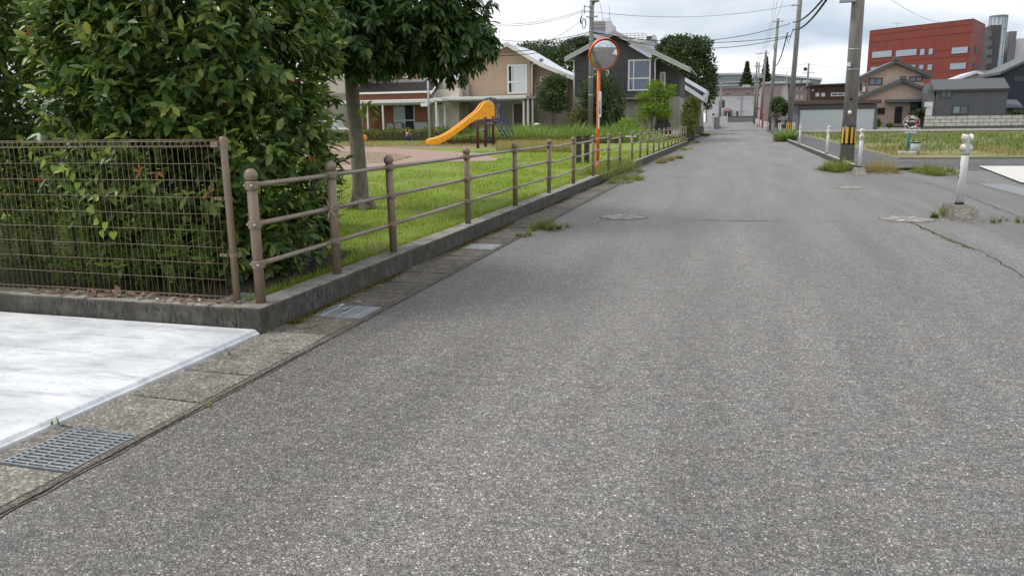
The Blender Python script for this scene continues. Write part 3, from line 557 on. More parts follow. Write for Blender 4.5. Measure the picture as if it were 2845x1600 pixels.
def railing(label, ys, sag, kink, group):
    x, z0 = -3.31, .19; t = thing('railing', label, 'railing', (x, ys[0], z0), group); del t['_o']; rnd = random.Random(len(ys))
    pm = MB().lathe([(.038, 0), (.038, .862), (.026, .868), (.026, .880)], (0, 0, 0), 16); cap = MB().sphere((0, 0, .925), .05, 16, 10); p0 = c0 = col0 = None
    for i, y in enumerate(ys):
        if p0 is None: p0 = pm.build('post', 'brown_paint', None, smooth=True); c0 = cap.build('ball_cap', 'brown_paint', None, smooth=True); pp, cc = p0, c0
        else: pp, cc = link('post', p0.data, None), link('ball_cap', c0.data, None)
        pp.parent = t; cc.parent = pp; pp.location = (0, y - ys[0], 0); pp.rotation_euler = (rnd.gauss(0, .006), rnd.gauss(0, .006), 0)
        for h in (.855, .575, .285):
            m = MB().lathe([(.046, -.03), (.047, -.02), (.047, .02), (.046, .03)], (0, 0, h), 14)
            for s in ((1,) if i == 0 else (-1,) if i == len(ys) - 1 else (-1, 1)): m.lathe([(.028, -.015), (.028, .02)], (0, s * .055 if s > 0 else s * .055, h), 10, 'y')
            m.build('collar', 'brown_paint', t, smooth=True).location = (0, y - ys[0], 0)
            if i == 0: MB().sphere((-.052, -.01, h), .011, 8, 6).build('bolt', 'bolt_metal', t, smooth=True); MB().sphere((.03, -.045, h), .011, 8, 6).build('bolt', 'bolt_metal', t, smooth=True)
    for a, b in zip(range(len(ys) - 1), range(1, len(ys))):
        for h in (.855, .575, .285):
            ya, yb = ys[a] - ys[0] + .04, ys[b] - ys[0] - .04; n = 6
            q = [(rnd.gauss(0, .002) if 0 < k < n else 0, ya + (yb - ya) * k / n, h + (kink(ys[a], h) * math.sin(math.pi * k / n) + kink(ys[a], h) * .4 * math.sin(2 * math.pi * k / n + 1) if 0 < k < n else 0)) for k in range(n + 1)]
            MB().tube(q, .019, 10).build('rail', 'rail_paint', t, smooth=True)
    return t
railing('brown pipe railing with ball finials along the lawn kerb', [4.76, 5.9, 7.07, 9.36, 11.6, 13.87, 16.11, 18.46, 20.75, 22.9], 0, lambda y, h: 0 if y < 13 else (-.035 if y < 17 else .02 if y < 20 else -.05), None)
railing('brown pipe railing beyond the gap, beside the dark house', [25.6 + 2.28 * i for i in range(13)], 0, lambda y, h: .0, None)
t = thing('marker_stake', 'short white stake in the gap end of the second railing', 'stake', (-3.45, 26.6, .14)); MB().box(-3.48, -3.42, 26.58, 26.62, .13, 1.03).box(-3.66, -3.3, 26.565, 26.579, .96, 1.0).build('stake', 'white_paint', t)

def meshfence():
    y0, z0 = 4.69, .185; t = thing('mesh_fence', 'brown welded wire mesh fence in front of the big shrub', 'fence', (-3.49, y0, z0))
    posts = [-3.49, -5.84, -7.9, -9.96]
    for px in posts:
        o = MB().lathe([(.026, 0), (.026, 1.19), (.022, 1.2), (.001, 1.203)], (px, y0 + .04, z0), 14).build('post', 'brown_paint', t, smooth=True)
        for h in (.36, .77):
            MB().lathe([(.030, -.012), (.030, .012)], (px, y0 + .04, z0 + h), 14).build('clamp', 'brown_paint', o); MB().box(px - .085, px - .03, y0 + .0, y0 + .02, z0 + h - .01, z0 + h + .01).sphere((px - .07, y0 - .004, z0 + h), .008, 8, 6).build('clamp_arm', 'brown_paint', o)
        MB().lathe([(.0285, -.028), (.0285, .028)], (px, y0 + .04, z0 + 1.15), 14).box(px - .075, px - .02, y0 - .005, y0 + .02, z0 + 1.13, z0 + 1.17).build('top_clamp', 'brown_paint', o)
    # one wire: straight in the middle, bent into a triangle roll at both ends
    top, s = 1.185, .05
    path = [(0, .0, s), (0, 0, top - s), (0, -.012, top - .012), (0, .02, top), (0, .046, top - .012), (0, .04, top - s * .8), (0, .004, top - s - .003)]
    bot = [(0, .004, s + .003), (0, .04, s * .8), (0, .045, .014), (0, .02, .004), (0, -.012, .014), (0, 0, s)]
    m = MB().tube(bot + path, .0018, 5); base = None
    for k in range(128):
        x = -3.545 - .05 * k
        if any(abs(x - p) < .02 for p in posts): continue
        if base is None: base = m.build('upright_wire', 'wire_brown', None, smooth=True); o = base; o.parent = t
        else: o = link('upright_wire', base.data, None, t)
        o.location = (x + 3.49, 0, 0); o.rotation_euler = (0, random.gauss(0, .0012), 0)
    hs = [.06 + .1195 * i for i in range(10)]
    lv = [(h, -.003) for h in hs[1:-1]] + [(top - .05, .0), (top - .012, -.012), (top, .02), (top - .012, .046), (top - .045, .04), (.05, 0), (.014, -.012), (.004, .02), (.014, .045), (.045, .04)]
    for a, b in zip(posts[:-1], posts[1:]):
        for h, dy in lv:
            q = [(a - .04 + (b - a + .08) * i / 6, y0 + dy, z0 + h + random.gauss(0, .0012)) for i in range(7)]; MB().tube(q, .0018, 5).build('cross_wire', 'wire_brown', t, smooth=True)
meshfence()
# ================================================================== near plants
def shrub(label, ells, n, leaf, mat, zoff, stems, singles, keep=None, young=.05, red=.012, per=11, group=None, inner=True, gname='photinia_shrub'):
    c = np.array(ells)[0]; t = thing(gname, label, 'shrub', (c[0], c[1], zoff), group)
    P, N = on_ellipsoids(ells, n, (.80, 1.02), keep); P, D, Nn, L, Wd = shoots(P, N, per, .23, leaf, .50, .40, .55)
    r = RNG.uniform(size=len(P)); sh = np.repeat(RNG.uniform(size=n), per); tipm = np.tile(np.arange(per) >= per - 4, n)
    redm = (sh < red) & tipm & (np.tile(np.arange(per) >= per - 3, n)); yng = (sh > 1 - young) & tipm & ~redm; rest = ~(redm | yng)
    foliage(t, 'foliage', LEAF_A, P[rest], D[rest], Nn[rest], L[rest], Wd[rest], 'leaf_photinia', singles)
    if yng.any(): cloud('young_leaves', LEAF_A, P[yng], D[yng] + np.array([0, 0, .5]), Nn[yng], L[yng] * .85, Wd[yng] * .85, 'leaf_young', t, 'stuff')
    if redm.any(): cloud('red_tips', LEAF_A, P[redm], D[redm] + np.array([0, 0, .7]), Nn[redm], L[redm] * .8, Wd[redm] * .7, 'leaf_red', t, 'stuff')
    if inner:
        P, N = on_ellipsoids(ells, n * 3, (.3, .8)); k = len(P); cloud('inner_foliage', LEAF_B, P, RNG.normal(size=(k, 3)) + np.array([0, 0, -.3]), RNG.normal(size=(k, 3)) + np.array([0, 0, 1]), RNG.uniform(.08, .14, k), RNG.uniform(.04, .06, k), 'leaf_photinia', t, 'stuff')
    for i in range(stems):
        e = ells[i % len(ells)]; tgt = Vector(e[:3]) + Vector([random.uniform(-.55, .55) * e[3], random.uniform(-.55, .55) * e[4], random.uniform(.1, .8) * e[5]]); b = Vector((c[0] + random.uniform(-.5, .5), c[1] + random.uniform(-.3, .3), zoff))
        mid = b.lerp(tgt, .5) + Vector((random.uniform(-.12, .12), random.uniform(-.12, .12), .1)); MB().tube([b, mid, tgt], [.03, .02, .006], 6).build('stem', 'twig', t, smooth=True)
    # thin twigs carrying the outer shoots
    P, N = on_ellipsoids(ells, 120, (.75, .98), keep); m = MB()
    for p, nn in zip(P, N): a = Vector(p); m.tube([a - Vector(nn) * .35 - Vector((0, 0, .2)), a, a + Vector(nn) * .16 + Vector((0, 0, .1))], [.006, .004, .002], 4)
    m.build('twigs', 'twig', t, fix=False)['kind'] = 'stuff'
    return t
behind = lambda p: (p[:, 1] > 4.86) & (p[:, 0] < -3.42) & (p[:, 2] > .12)
shrub('large glossy dark green shrub with red tips bulging behind the mesh fence', [(-4.62, 6.05, 1.0, .98, 1.05, 1.0), (-4.68, 6.1, 2.1, 1.10, 1.1, 1.15), (-5.0, 5.8, 1.6, .75, .8, 1.4), (-4.72, 6.35, 2.65, .92, .95, 1.0), (-4.28, 6.15, .62, .50, .62, .50), (-5.0, 6.2, 3.1, 1.0, 1.0, .8)], 2500, .118, 'leaf_photinia', .13, 12, 300, behind)
shrub('glossy shrub with upright stems at the far end of the mesh fence', [(-6.9, 6.0, 1.9, .85, .85, .9), (-7.0, 6.1, 2.9, 1.0, 1.0, .9), (-6.75, 5.9, 1.2, .5, .6, .5)], 900, .118, 'leaf_photinia', .13, 10, 160, behind, young=.08)
shrub('dark shrub growing deep behind the two glossy shrubs', [(-6.6, 8.6, 1.2, 1.3, .7, 1.2), (-8.9, 8.4, 2.2, 1.5, 1.0, 2.2)], 1000, .1, 'leaf_photinia', .13, 8, 0, None, young=.12)
def bare_stems():
    t = thing('bare_stems', 'thin bare stems in the gap between the two glossy shrubs', 'stems', (-5.95, 6.4, .13))
    for i in range(6):
        x = -5.75 - .09 * i + random.uniform(-.03, .03); y = 6.1 + random.uniform(-.3, .4); MB().tube([(x, y, .1), (x + .03, y, .9), (x - random.uniform(-.1, .16), y + .05, 1.8), (x - random.uniform(-.1, .3), y + .1, 2.9)], [.018, .015, .011, .006], 6).build('stem', 'bark', t, smooth=True)
bare_stems()

def fence_weeds():
    t = thing('weeds', 'fine leaved green weeds pressed against the mesh fence', 'weeds', (-4.9, 4.95, .14)); n = 130; m = MB(); PP, DD = [], []
    for i in range(n):
        x = -3.7 - 3.4 * random.random() ** .75; y = random.uniform(4.83, 5.25); h = random.uniform(.25, 1.15) * (1 if x < -4.3 else .65); lx, ly = random.gauss(0, .14), random.gauss(-.03, .08)
        pts = [(x + lx * (k / 4) ** 1.5, min(5.4, max(4.75, y + ly * k / 4)), .13 + h * k / 4) for k in range(5)]; m.tube(pts, [.0035, .003, .0026, .002, .001], 4)
        for k in range(int(h * 46)):
            u = random.uniform(.25, 1) * 4; a = int(min(3, u)); p = Vector(pts[a]).lerp(Vector(pts[a + 1]), u - a); PP.append(p); DD.append((random.gauss(0, 1), random.gauss(0, 1), random.uniform(-.1, .9)))
    P = np.array([tuple(p) for p in PP]); k = len(P); P = np.repeat(P, 3, 0) + RNG.normal(size=(k * 3, 3)) * .008; D = np.repeat(np.array(DD), 3, 0) + RNG.normal(size=(k * 3, 3)) * .7; kk = len(P)
    m.build('stalks', 'weed_fine', t, fix=False)['kind'] = 'stuff'
    cloud('leaflets', LEAF_B, P, D, RNG.normal(size=(kk, 3)) * .5 + np.array([0, -.3, 1]), RNG.uniform(.025, .06, kk), RNG.uniform(.009, .018, kk), 'weed_fine', t, 'stuff')
    # bigger pale seedlings low down
    for i, (px, py) in enumerate(((255, 575), (330, 745), (1340 * .414, 880 * .414 + 360), (700 * .414, 920 * .414 + 360), (1130 * .414, 860 * .414 + 360))):
        p = at(px, py, 4.95); q = thing('seedling', ['pale seedling behind the lower mesh at its middle', 'pale seedling rooted behind the low mesh wires', 'broad leaved yellow green seedling beside the fence post', 'star shaped yellow green seedling low behind the mesh', 'small seedling between the two low seedlings'][i], 'plant', tuple(p))
        k = 7; a = np.arange(k) * 2.4; D = np.stack([np.cos(a), np.sin(a), np.full(k, .35)], 1); cloud('leaves', LEAF_A, np.repeat(p[None], k, 0), D, np.tile([0, -.3, 1.], (k, 1)), RNG.uniform(.07, .11, k), RNG.uniform(.035, .05, k), 'leaf_young', q)
        MB().tube([tuple(p), (p[0], p[1] + .03, .12)], .003, 5).build('stalk', 'weed_fine', q)
    # heart leaved vine climbing the mesh
    v = thing('vine', 'bright green heart leaved vine climbing the wire mesh', 'vine', tuple(at(280, 615, 4.68)))
    px = [(88, 423), (105, 437), (128, 447), (155, 462), (172, 462), (193, 470), (205, 485), (220, 508), (231, 527), (251, 575), (275, 612), (296, 618), (285, 640), (318, 645)]
    pts = [tuple(at(x, y, 4.685)) for x, y in px]; MB().tube(pts, .002, 5).build('runner', 'weed_fine', v)
    heart = (np.array([(0, 0, 0), (-.12, .30, .02), (.12, .55, .03), (.5, .42, .0), (1, 0, -.08), (.5, -.42, 0), (.12, -.55, .03), (-.12, -.30, .02), (.45, 0, -.04)]), [(0, 8, 1), (1, 8, 2), (2, 8, 3), (3, 8, 4), (4, 8, 5), (5, 8, 6), (6, 8, 7), (7, 8, 0)])
    P = np.array(pts) + np.array([0, -.012, 0]); k = len(P); leaf_objects('leaf', heart, P, np.stack([RNG.normal(0, .6, k), np.full(k, -.3), np.full(k, -.7)], 1), np.stack([RNG.normal(0, .2, k), np.full(k, -1.), np.full(k, .5)], 1), RNG.uniform(.05, .075, k), RNG.uniform(.045, .065, k), 'leaf_ivy', v)
fence_weeds()

def big_tree():
    b = np.array([-5.82, 11.3, .12]); t = thing('park_tree', 'broadleaf park tree with pale trunk and heavy dark crown over the lawn', 'tree', tuple(b))
    def tp(x, y): return tuple(at(x, y, 11.3))
    path = [(-5.80, 11.3, .10), (-5.84, 11.3, .22), tp(1000, 500), tp(992, 400), tp(982, 300), tp(975, 200), tp(968, 120), (-6.0, 11.35, 3.6), (-6.05, 11.4, 4.4)]
    tr = MB().tube(path, [.21, .145, .122, .116, .11, .106, .102, .085, .05], 16); tr.build('trunk', 'bark', t, smooth=True)
    for i in range(5):
        a = i * 1.3; MB().tube([(-5.82 + .12 * math.cos(a), 11.3 + .12 * math.sin(a), .3), (-5.82 + .2 * math.cos(a), 11.3 + .2 * math.sin(a), .16), (-5.82 + .33 * math.cos(a), 11.3 + .33 * math.sin(a), .08)], [.05, .06, .03], 8).build('root', 'bark', t, smooth=True)
    E = [(-5.55, 11.4, 3.75, 1.40, 1.6, 1.35), (-4.75, 11.2, 3.15, 1.05, 1.1, .80), (-4.25, 11.15, 2.62, .62, .7, .42), (-5.15, 11.1, 4.55, 1.35, 1.5, 1.2), (-6.15, 10.8, 2.8, .45, .45, .35), (-5.2, 10.6, 2.75, .8, .7, .50), (-7.0, 12.0, 4.5, .9, .9, .7), (-3.98, 11.1, 2.74, .42, .5, .30)]
    limbs = [(E[i][0], E[i][1], E[i][2]) for i in range(len(E))] + [(-4.0, 11.0, 2.7), (-6.6, 10.4, 3.2), (-4.6, 10.4, 3.4), (-5.6, 12.4, 3.8), (-4.2, 11.6, 3.9)]
    for i, e in enumerate(limbs):
        s = Vector((-5.97, 11.33, 2.2 + .14 * i)); e = Vector(e); MB().tube([s, s.lerp(e, .5) + Vector((0, 0, .25)), e], [.05, .032, .010], 7).build('limb', 'bark', t, smooth=True)
    P, N = on_ellipsoids(E, 2100, (.70, 1.02)); P, D, Nn, L, Wd = shoots(P, N, 11, .15, .185, .36, .85, .05, spread=.5); foliage(t, 'crown', LEAF_A, P, D, Nn, L, Wd, 'leaf_tree', 300)
    P, N = on_ellipsoids(E, 7000, (.25, .75)); k = len(P); cloud('inner_foliage', LEAF_B, P, RNG.normal(size=(k, 3)) + np.array([0, 0, -.6]), RNG.normal(size=(k, 3)) + np.array([0, 0, 1]), RNG.uniform(.11, .16, k), RNG.uniform(.045, .06, k), 'leaf_tree', t, 'stuff')
    # sucker shoots on the trunk
    p = at(950, 560, 11.1); q = thing('sapling', 'small bright green sapling at the foot of the park tree', 'plant', (p[0], p[1], .13)); k = 9; a = np.arange(k) * 2.4
    P = np.stack([np.full(k, p[0]), np.full(k, p[1]), np.linspace(.3, .62, k)], 1); cloud('leaves', LEAF_A, P, np.stack([np.cos(a), np.sin(a), np.full(k, .5)], 1), np.tile([0, -.4, 1.], (k, 1)), RNG.uniform(.14, .2, k), RNG.uniform(.06, .08, k), 'leaf_young', q); MB().tube([(p[0], p[1], .12), (p[0], p[1], .64)], .006, 5).build('stalk', 'weed_fine', q)
    k = 14; P = np.array([at(random.uniform(995, 1035), random.uniform(280, 330), 11.1) for _ in range(k)]); D = RNG.normal(size=(k, 3)) * .5 + np.array([.4, 0, -.5]); cloud('sucker_leaves', LEAF_A, P, D, np.tile([0, -.8, .8], (k, 1)), RNG.uniform(.12, .17, k), RNG.uniform(.05, .07, k), 'leaf_young', t)
big_tree()

def inside(P, poly):
    c = np.zeros(len(P), bool); n = len(poly)
    for i in range(n):
        (x1, y1), (x2, y2) = poly[i][:2], poly[i - 1][:2]; m = ((y1 > P[:, 1]) != (y2 > P[:, 1])) & (P[:, 0] < (x2 - x1) * (P[:, 1] - y1) / ((y2 - y1) or 1e-9) + x1); c ^= m
    return c
def lawn_grass():
    n = 150000; y = 4.85 + (RNG.uniform(size=n) ** 1.6) * 29; x = -3.45 - RNG.uniform(size=n) ** 1.25 * (2.2 + y * .62); P = np.stack([x, y, np.array([pz(v) for v in y])], 1)
    keepm = RNG.uniform(size=n) < np.clip(.62 + .75 * np.sin(x * 1.7 + np.sin(y * .9) * 1.3) * np.sin(y * .8 + x * .4) + .35 * np.sin(x * 4.1 + y) * np.sin(y * 3.3 - x), .12, 1)
    P = P[keepm & ~((P[:, 1] < 6.9) & (P[:, 0] < -3.62))]; P = P[~(inside(P, PATHPOLY) | inside(P, SOILPOLY))]; k = len(P); o = blades('grass', 'grass_lawn', P, .052 + .001 * P[:, 1], .0035 + .00035 * P[:, 1], None, .45); tag(o, 'short bright grass covering the park lawn', kind='stuff')
    # ragged edge along the kerb
    n = 7000; y = RNG.uniform(4.85, 23, n); P = np.stack([-3.44 - np.abs(RNG.normal(0, .05, n)), y, np.full(n, .13)], 1); o = blades('grass', 'grass_lawn', P, .11, .004, None, .4); tag(o, 'longer grass fringe behind the kerb wall', kind='stuff')
    n = 5200; y = RNG.uniform(18.9, 25.4, n); P = np.stack([-3.5 + RNG.normal(0, .22, n), y, np.full(n, .1)], 1); o = blades('grass', 'grass_weed', P, .24, .009, None, .5); tag(o, 'rank grass hiding the kerb end in the railing gap', kind='stuff')
    # dry grass by the slide, tall reeds in front of the houses
    n = 16000; P = []
    while len(P) < n:
        u, v = random.uniform(1380, 1600), random.uniform(386, 424); q = gp(u, v, .23)
        if q[1] < 50: P.append((q[0], q[1], pz(q[1])))
    o = blades('grass', 'grass_dry', np.array(P), .32, .016, None, .3); tag(o, 'knee high dry straw grass in front of the ladder posts', kind='stuff')
    n = 11000; P = []
    while len(P) < n:
        u, v = random.uniform(880, 1420), random.uniform(388, 409); q = gp(u, v, .23); P.append((q[0], q[1], pz(q[1])))
    o = blades('grass', 'grass_dry', np.array(P), .12, .02, None, .4); tag(o, 'thin dry grass round the slide and spring riders', kind='stuff')
    n = 16000; y = RNG.uniform(46.5, 55.5, n); x = RNG.uniform(-19.5, -4.4, n); z = np.array([pz(v) for v in y]); h = .95 + .35 * np.sin(x * 1.1) * np.sin(y + x); h *= np.clip((x + 20.5) / 5, .45, 1) * np.clip((-3.4 - x) / 3.0, .35, 1); 
    o = blades('grass', 'grass_tall', np.stack([x, y, z], 1), h, .035, None, .42); tag(o, 'tall reedy green grass in front of the two-storey houses', kind='stuff')
    # vacant lot
    n = 34000; y = RNG.uniform(38, 86, n); x = 6.2 + RNG.uniform(size=n) * (y * .55 + 4) ; P = np.stack([x, y, np.full(n, .03)], 1); cc = np.stack([RNG.uniform(6, 50, 170), RNG.uniform(36, 92, 170)], 1); rad = RNG.uniform(1.2, 4.5, 170); dd = np.min(np.hypot(P[:, 0:1] - cc[None, :, 0], (P[:, 1:2] - cc[None, :, 1]) * .6) / rad[None], 1); m = RNG.uniform(size=n) < np.clip(1.1 - dd, .03, 1); o = blades('grass', 'grass_field', P[m], .24 * np.clip(1.3 - dd[m] * .6, .4, 1.2), .045, None, .7); tag(o, 'uneven green grass on the vacant lot', kind='stuff')
    n = 7000; y = RNG.uniform(33.6, 42, n); x = 6.0 + RNG.uniform(size=n) * 16; P = np.stack([x, y, np.full(n, .03)], 1); m = RNG.uniform(size=n) < np.clip(.3 + .8 * np.sin(x * 1.3), .1, 1); o = blades('grass', 'grass_dry', P[m], .2, .03, None, .5); tag(o, 'dry straw at the front edge of the vacant lot', kind='stuff')
    n = 9000; P = np.stack([RNG.uniform(-24, -8, n), RNG.uniform(18, 40, n), np.zeros(n)], 1); P = P[inside(P, SOILPOLY)]; P[:, 2] = [pz(v) + .008 for v in P[:, 1]]; o = blades('grass', 'grass_dry', P, .06, .012, None, .8); tag(o, 'sparse dry grass on the worn soil patch', kind='stuff')
    # moss strip at the foot of the kerb
    n = 15000; y = 4.9 + RNG.uniform(size=n) ** 1.2 * 15; s = np.clip(.5 + .7 * np.sin(y * 2.3) * np.sin(y * .9 + 1), .05, 1); P = np.stack([-3.2 + np.abs(RNG.normal(0, .055, n)) * s, y, np.full(n, .0)], 1)[RNG.uniform(size=n) < s]; o = blades('moss', 'moss', P, .02, .009, None, .9); tag(o, 'brown green moss along the foot of the kerb wall', kind='stuff')
lawn_grass()

def tufts():
    g = lambda x, y, z=0: gp(x, y, z)
    p = g(1500, 640); tuft('bright yellow green grass tuft growing out of the drain joint', p[0], p[1], 0, .2, .32, 420, 'grass_weed', lean=.6, w=.007)
    p = g(1466, 655); tuft('thin grass tuft beside the brighter drain tuft', p[0], p[1], 0, .12, .26, 110, 'grass_weed', lean=.5, w=.006)
    p = g(1545, 632); tuft('grass blades spreading behind the drain tuft', p[0], p[1], 0, .16, .24, 130, 'grass_weed', lean=.6, w=.006)
    p = g(1735, 500); tuft('sprawling weeds where the first kerb wall ends', p[0], p[1], 0, .4, .28, 900, 'grass_weed', lean=.9, w=.012, ry=1.3)
    p = g(1768, 480); tuft('weeds in the gap between the two railings', p[0] - .3, p[1], 0, .4, .34, 500, 'grass_weed', lean=.6, w=.012, ry=1)
    for x, y, s in ((1840, 452, .3), (1875, 440, .3), (1905, 416, .45), (1930, 398, .4), (1860, 446, .25)):
        p = g(x, y); tuft('low dry grass tuft in the gutter below the second railing', p[0], p[1], 0, s, .3, 420, 'grass_dry', 'gutter tufts below the second railing', .7, .016, ry=s * 2.2)
    p = g(2330, 470); tuft('large weed clump round the foot of the striped utility pole', 2.9, 24.6, 0, .55, .55, 2000, 'grass_weed', lean=.7, w=.012, ry=1.2)
    p = g(2400, 475); tuft('feathery pale weeds beside the post on the small block', 3.85, 23.9, 0, .5, .6, 1200, 'grass_dry', lean=.6, w=.007, ry=.9)
    p = g(2595, 480); tuft('green weed patch at the edge of the cream apron', p[0], p[1], 0, .55, .38, 1900, 'grass_weed', lean=.9, w=.012, ry=1.3)
    p = g(2168, 388); tuft('green grass tuft on the kerb before the second utility pole', 3.15, 57.5, 0, .6, 1.5, 800, 'grass_tall', lean=.4, w=.035)
    p = g(2000, 362); tuft('weeds at the foot of the block wall', -3.4, 76, gz(76), .8, .7, 500, 'grass_weed', lean=.5, w=.05)
    p = g(2640, 590); tuft('small green weed against the block of the first white post', 2.95, 12.75, 0, .16, .36, 260, 'grass_weed', lean=.5, w=.012)
    for x, y in ((2755, 618), (2790, 615), (2830, 617)):
        p = g(x, y); tuft('tiny weed in the side street seam', p[0], p[1], 0, .08, .16, 110, 'grass_weed', 'weeds in the side street seam', .6, .005)
    p = g(150, 1185); tuft('tiny weed at the slab lip above the open grate', p[0], p[1] + .02, 0, .02, .09, 18, 'grass_weed', lean=.6, w=.010)
    p = g(640, 985); tuft('lone wiry weed in the slab lip joint', p[0], p[1], 0, .012, .13, 9, 'grass_weed', lean=.4, w=.006)
    p = g(575, 1133); tuft('low moss-like weed in the asphalt joint', p[0], p[1], 0, .05, .03, 80, 'grass_weed', lean=1.2, w=.004)
tufts()

def litter():
    def leaf(name, lab, p, s, mat, group):
        o = cloud(name, LEAF_A, np.array([p]), RNG.normal(size=(1, 3)) * np.array([1, 1, .25]), np.array([[random.gauss(0, .4), random.gauss(0, .4), 1]]), np.array([s]), np.array([s * .5]), mat); tag(o, lab, 'leaf', group)
    for i in range(80):
        x = random.uniform(-5.5, -3.4); leaf('fallen_leaf', 'dry curled leaf caught under the mesh fence', (x, random.uniform(4.64, 4.76), .2), random.uniform(.05, .10), 'dead_leaf', 'dry leaves under the mesh fence')
    for px, py in ((1215, 705), (1240, 700), (1270, 695), (1285, 712), (1128, 770), (1045, 795), (1215, 742), (1330, 675), (1350, 668), (1375, 656), (985, 820), (1010, 840), (960, 845), (1150, 752), (970, 855), (1400, 640)):
        p = gp(px, py, .012); leaf('fallen_leaf', 'dry leaf lying on the drain lids', (p[0], p[1], .012), random.uniform(.05, .09), 'dead_leaf', 'dry leaves on the drain lids')
    for px, py in ((1121, 650), (820, 715), (845, 722), (1063, 682), (1240, 640), (915, 700), (1010, 690), (1000, 608), (860, 680)):
        p = gp(px, py, .17); leaf('fallen_leaf', 'dry leaf lying on the lawn', (p[0], p[1], .17), random.uniform(.06, .1), 'dead_leaf', 'dry leaves on the lawn')
    p = np.array([-3.31, 5.85, .765]); t = thing('dead_leaf_cluster', 'withered brown leaf cluster hanging on the middle rail', 'leaf', tuple(p)); k = 7; a = np.arange(k) * .9; cloud('leaves', LEAF_A, np.repeat(p[None] + np.array([[.02, -.03, 0]]), k, 0), np.stack([np.cos(a), np.full(k, -.3), np.sin(a)], 1), np.tile([.3, -1., .2], (k, 1)), RNG.uniform(.06, .1, k), RNG.uniform(.02, .03, k), 'dead_leaf', t)
    for i, (px, py) in enumerate(((437, 480), (583, 535), (1048 * .373, 1280 * .373))):
        p = at(px, py, 4.9); t = thing('orange_leaf_spray', ['withered orange leaves behind the upper mesh', 'withered orange leaves beside the fence post clamp', 'small orange leaf spray near the upper mesh leaves'][i], 'leaf', tuple(p)); k = 5; a = RNG.uniform(0, 6.28, k); cloud('leaves', LEAF_A, np.repeat(p[None], k, 0), np.stack([np.cos(a), np.full(k, -.2), np.sin(a)], 1), np.tile([0., -1., .5], (k, 1)), RNG.uniform(.05, .085, k), RNG.uniform(.018, .03, k), 'leaf_autumn', t)
litter()
# ================================================================== park furniture
def slide():
    p = gp(1184, 405, .24); foot = Vector((p[0] + .05, p[1], pz(p[1]))); ang = math.radians(36)
    d = Vector((-math.cos(ang), -math.sin(ang), 0)); w = Vector((-math.sin(ang), math.cos(ang), 0))       # run of the slide and its width
    K = .88; Ln = 4.75 * K; top = foot - d * Ln; z0 = pz(top.y)
    t = thing('playground_slide', 'bright orange yellow playground slide with a blue ladder', 'slide', tuple(top.xy) + (z0,))
    upper = [(0, 2.45), (.12, 2.78), (.42, 2.95), (.8, 2.72), (1.15, 2.28), (1.75, 1.86), (2.4, 1.38), (3.1, .92), (3.75, .60), (4.2, .47), (4.55, .42), (4.75, .25)]
    lower = [(4.7, .05), (4.45, .02), (4.1, .08), (3.6, .26), (3.0, .60), (2.3, 1.06), (1.75, 1.44), (1.3, 1.66), (.8, 1.70), (0, 1.72)]
    wd = .72
    def P(s, h, k): q = top + d * s * K + w * k; return (q.x, q.y, z0 + h * K)
    for k in (-wd / 2, wd / 2):
        m = MB().prism([P(s, h, k) for s, h in upper + lower], tuple(w * .05)); m.build('side_panel', 'slide_yellow', t, bevel=.012)
        MB().tube([P(s, h, k + .025) for s, h in upper], .034, 8).build('lip', 'slide_lip', t, smooth=True)
    bed = [(0, 1.95), (.5, 1.95), (.85, 1.88), (1.3, 1.72), (1.9, 1.34), (2.6, .86), (3.2, .50), (3.7, .28), (4.2, .17), (4.75, .12)]
    n = len(bed); m = MB(); a = [P(s, h, -wd / 2 + .06) for s, h in bed]; b = [P(s, h, wd / 2 - .01) for s, h in bed]; m.add(a + b, [(i, i + 1, n + i + 1, n + i) for i in range(n - 1)]); m.build('chute', 'slide_yellow', t, smooth=True, fix=False)
    MB().sphere(P(.3, 2.62, -wd / 2), .075, 12, 8).build('knob', 'rider_pink', t, smooth=True)
    for k in (-.3, .3):
        hr = [P(.62, 2.98, k), P(.35, 3.12, k), (P(-.05, 3.08, k)), P(-.35, 2.75, k), P(-1.25, .85, k * 1.15), P(-1.62, .0, k * 1.2)]; MB().tube(hr, .028, 8).build('handrail', 'blue_paint', t, smooth=True)
        MB().tube([P(-.02, 1.85, k), P(-1.2, 0, k * 1.1)], .04, 8).build('stringer', 'blue_paint', t, smooth=True)
        MB().tube([P(-.72, 1.9, k * 1.1), P(-.38, 1.3, k)], .02, 6).build('brace', 'blue_paint', t); MB().tube([P(-1.2, .95, k * 1.1), P(-.75, .72, k)], .02, 6).build('brace', 'blue_paint', t)
    for i in range(6):
        f = (i + .6) / 6.6; s = -.02 - 1.18 * (1 - f); h = 1.85 * f; m = MB(); q = [P(s - .1, h, -.28), P(s + .1, h, -.28), P(s + .1, h, .28), P(s - .1, h, .28)]; m.prism(q, (0, 0, .03)); m.build('step', 'alu', t)
    for k in (-.22, .22): MB().tube([P(.35, 1.72, k), P(.35, 0, k)], .03, 8).build('support', 'blue_paint', t)
slide()
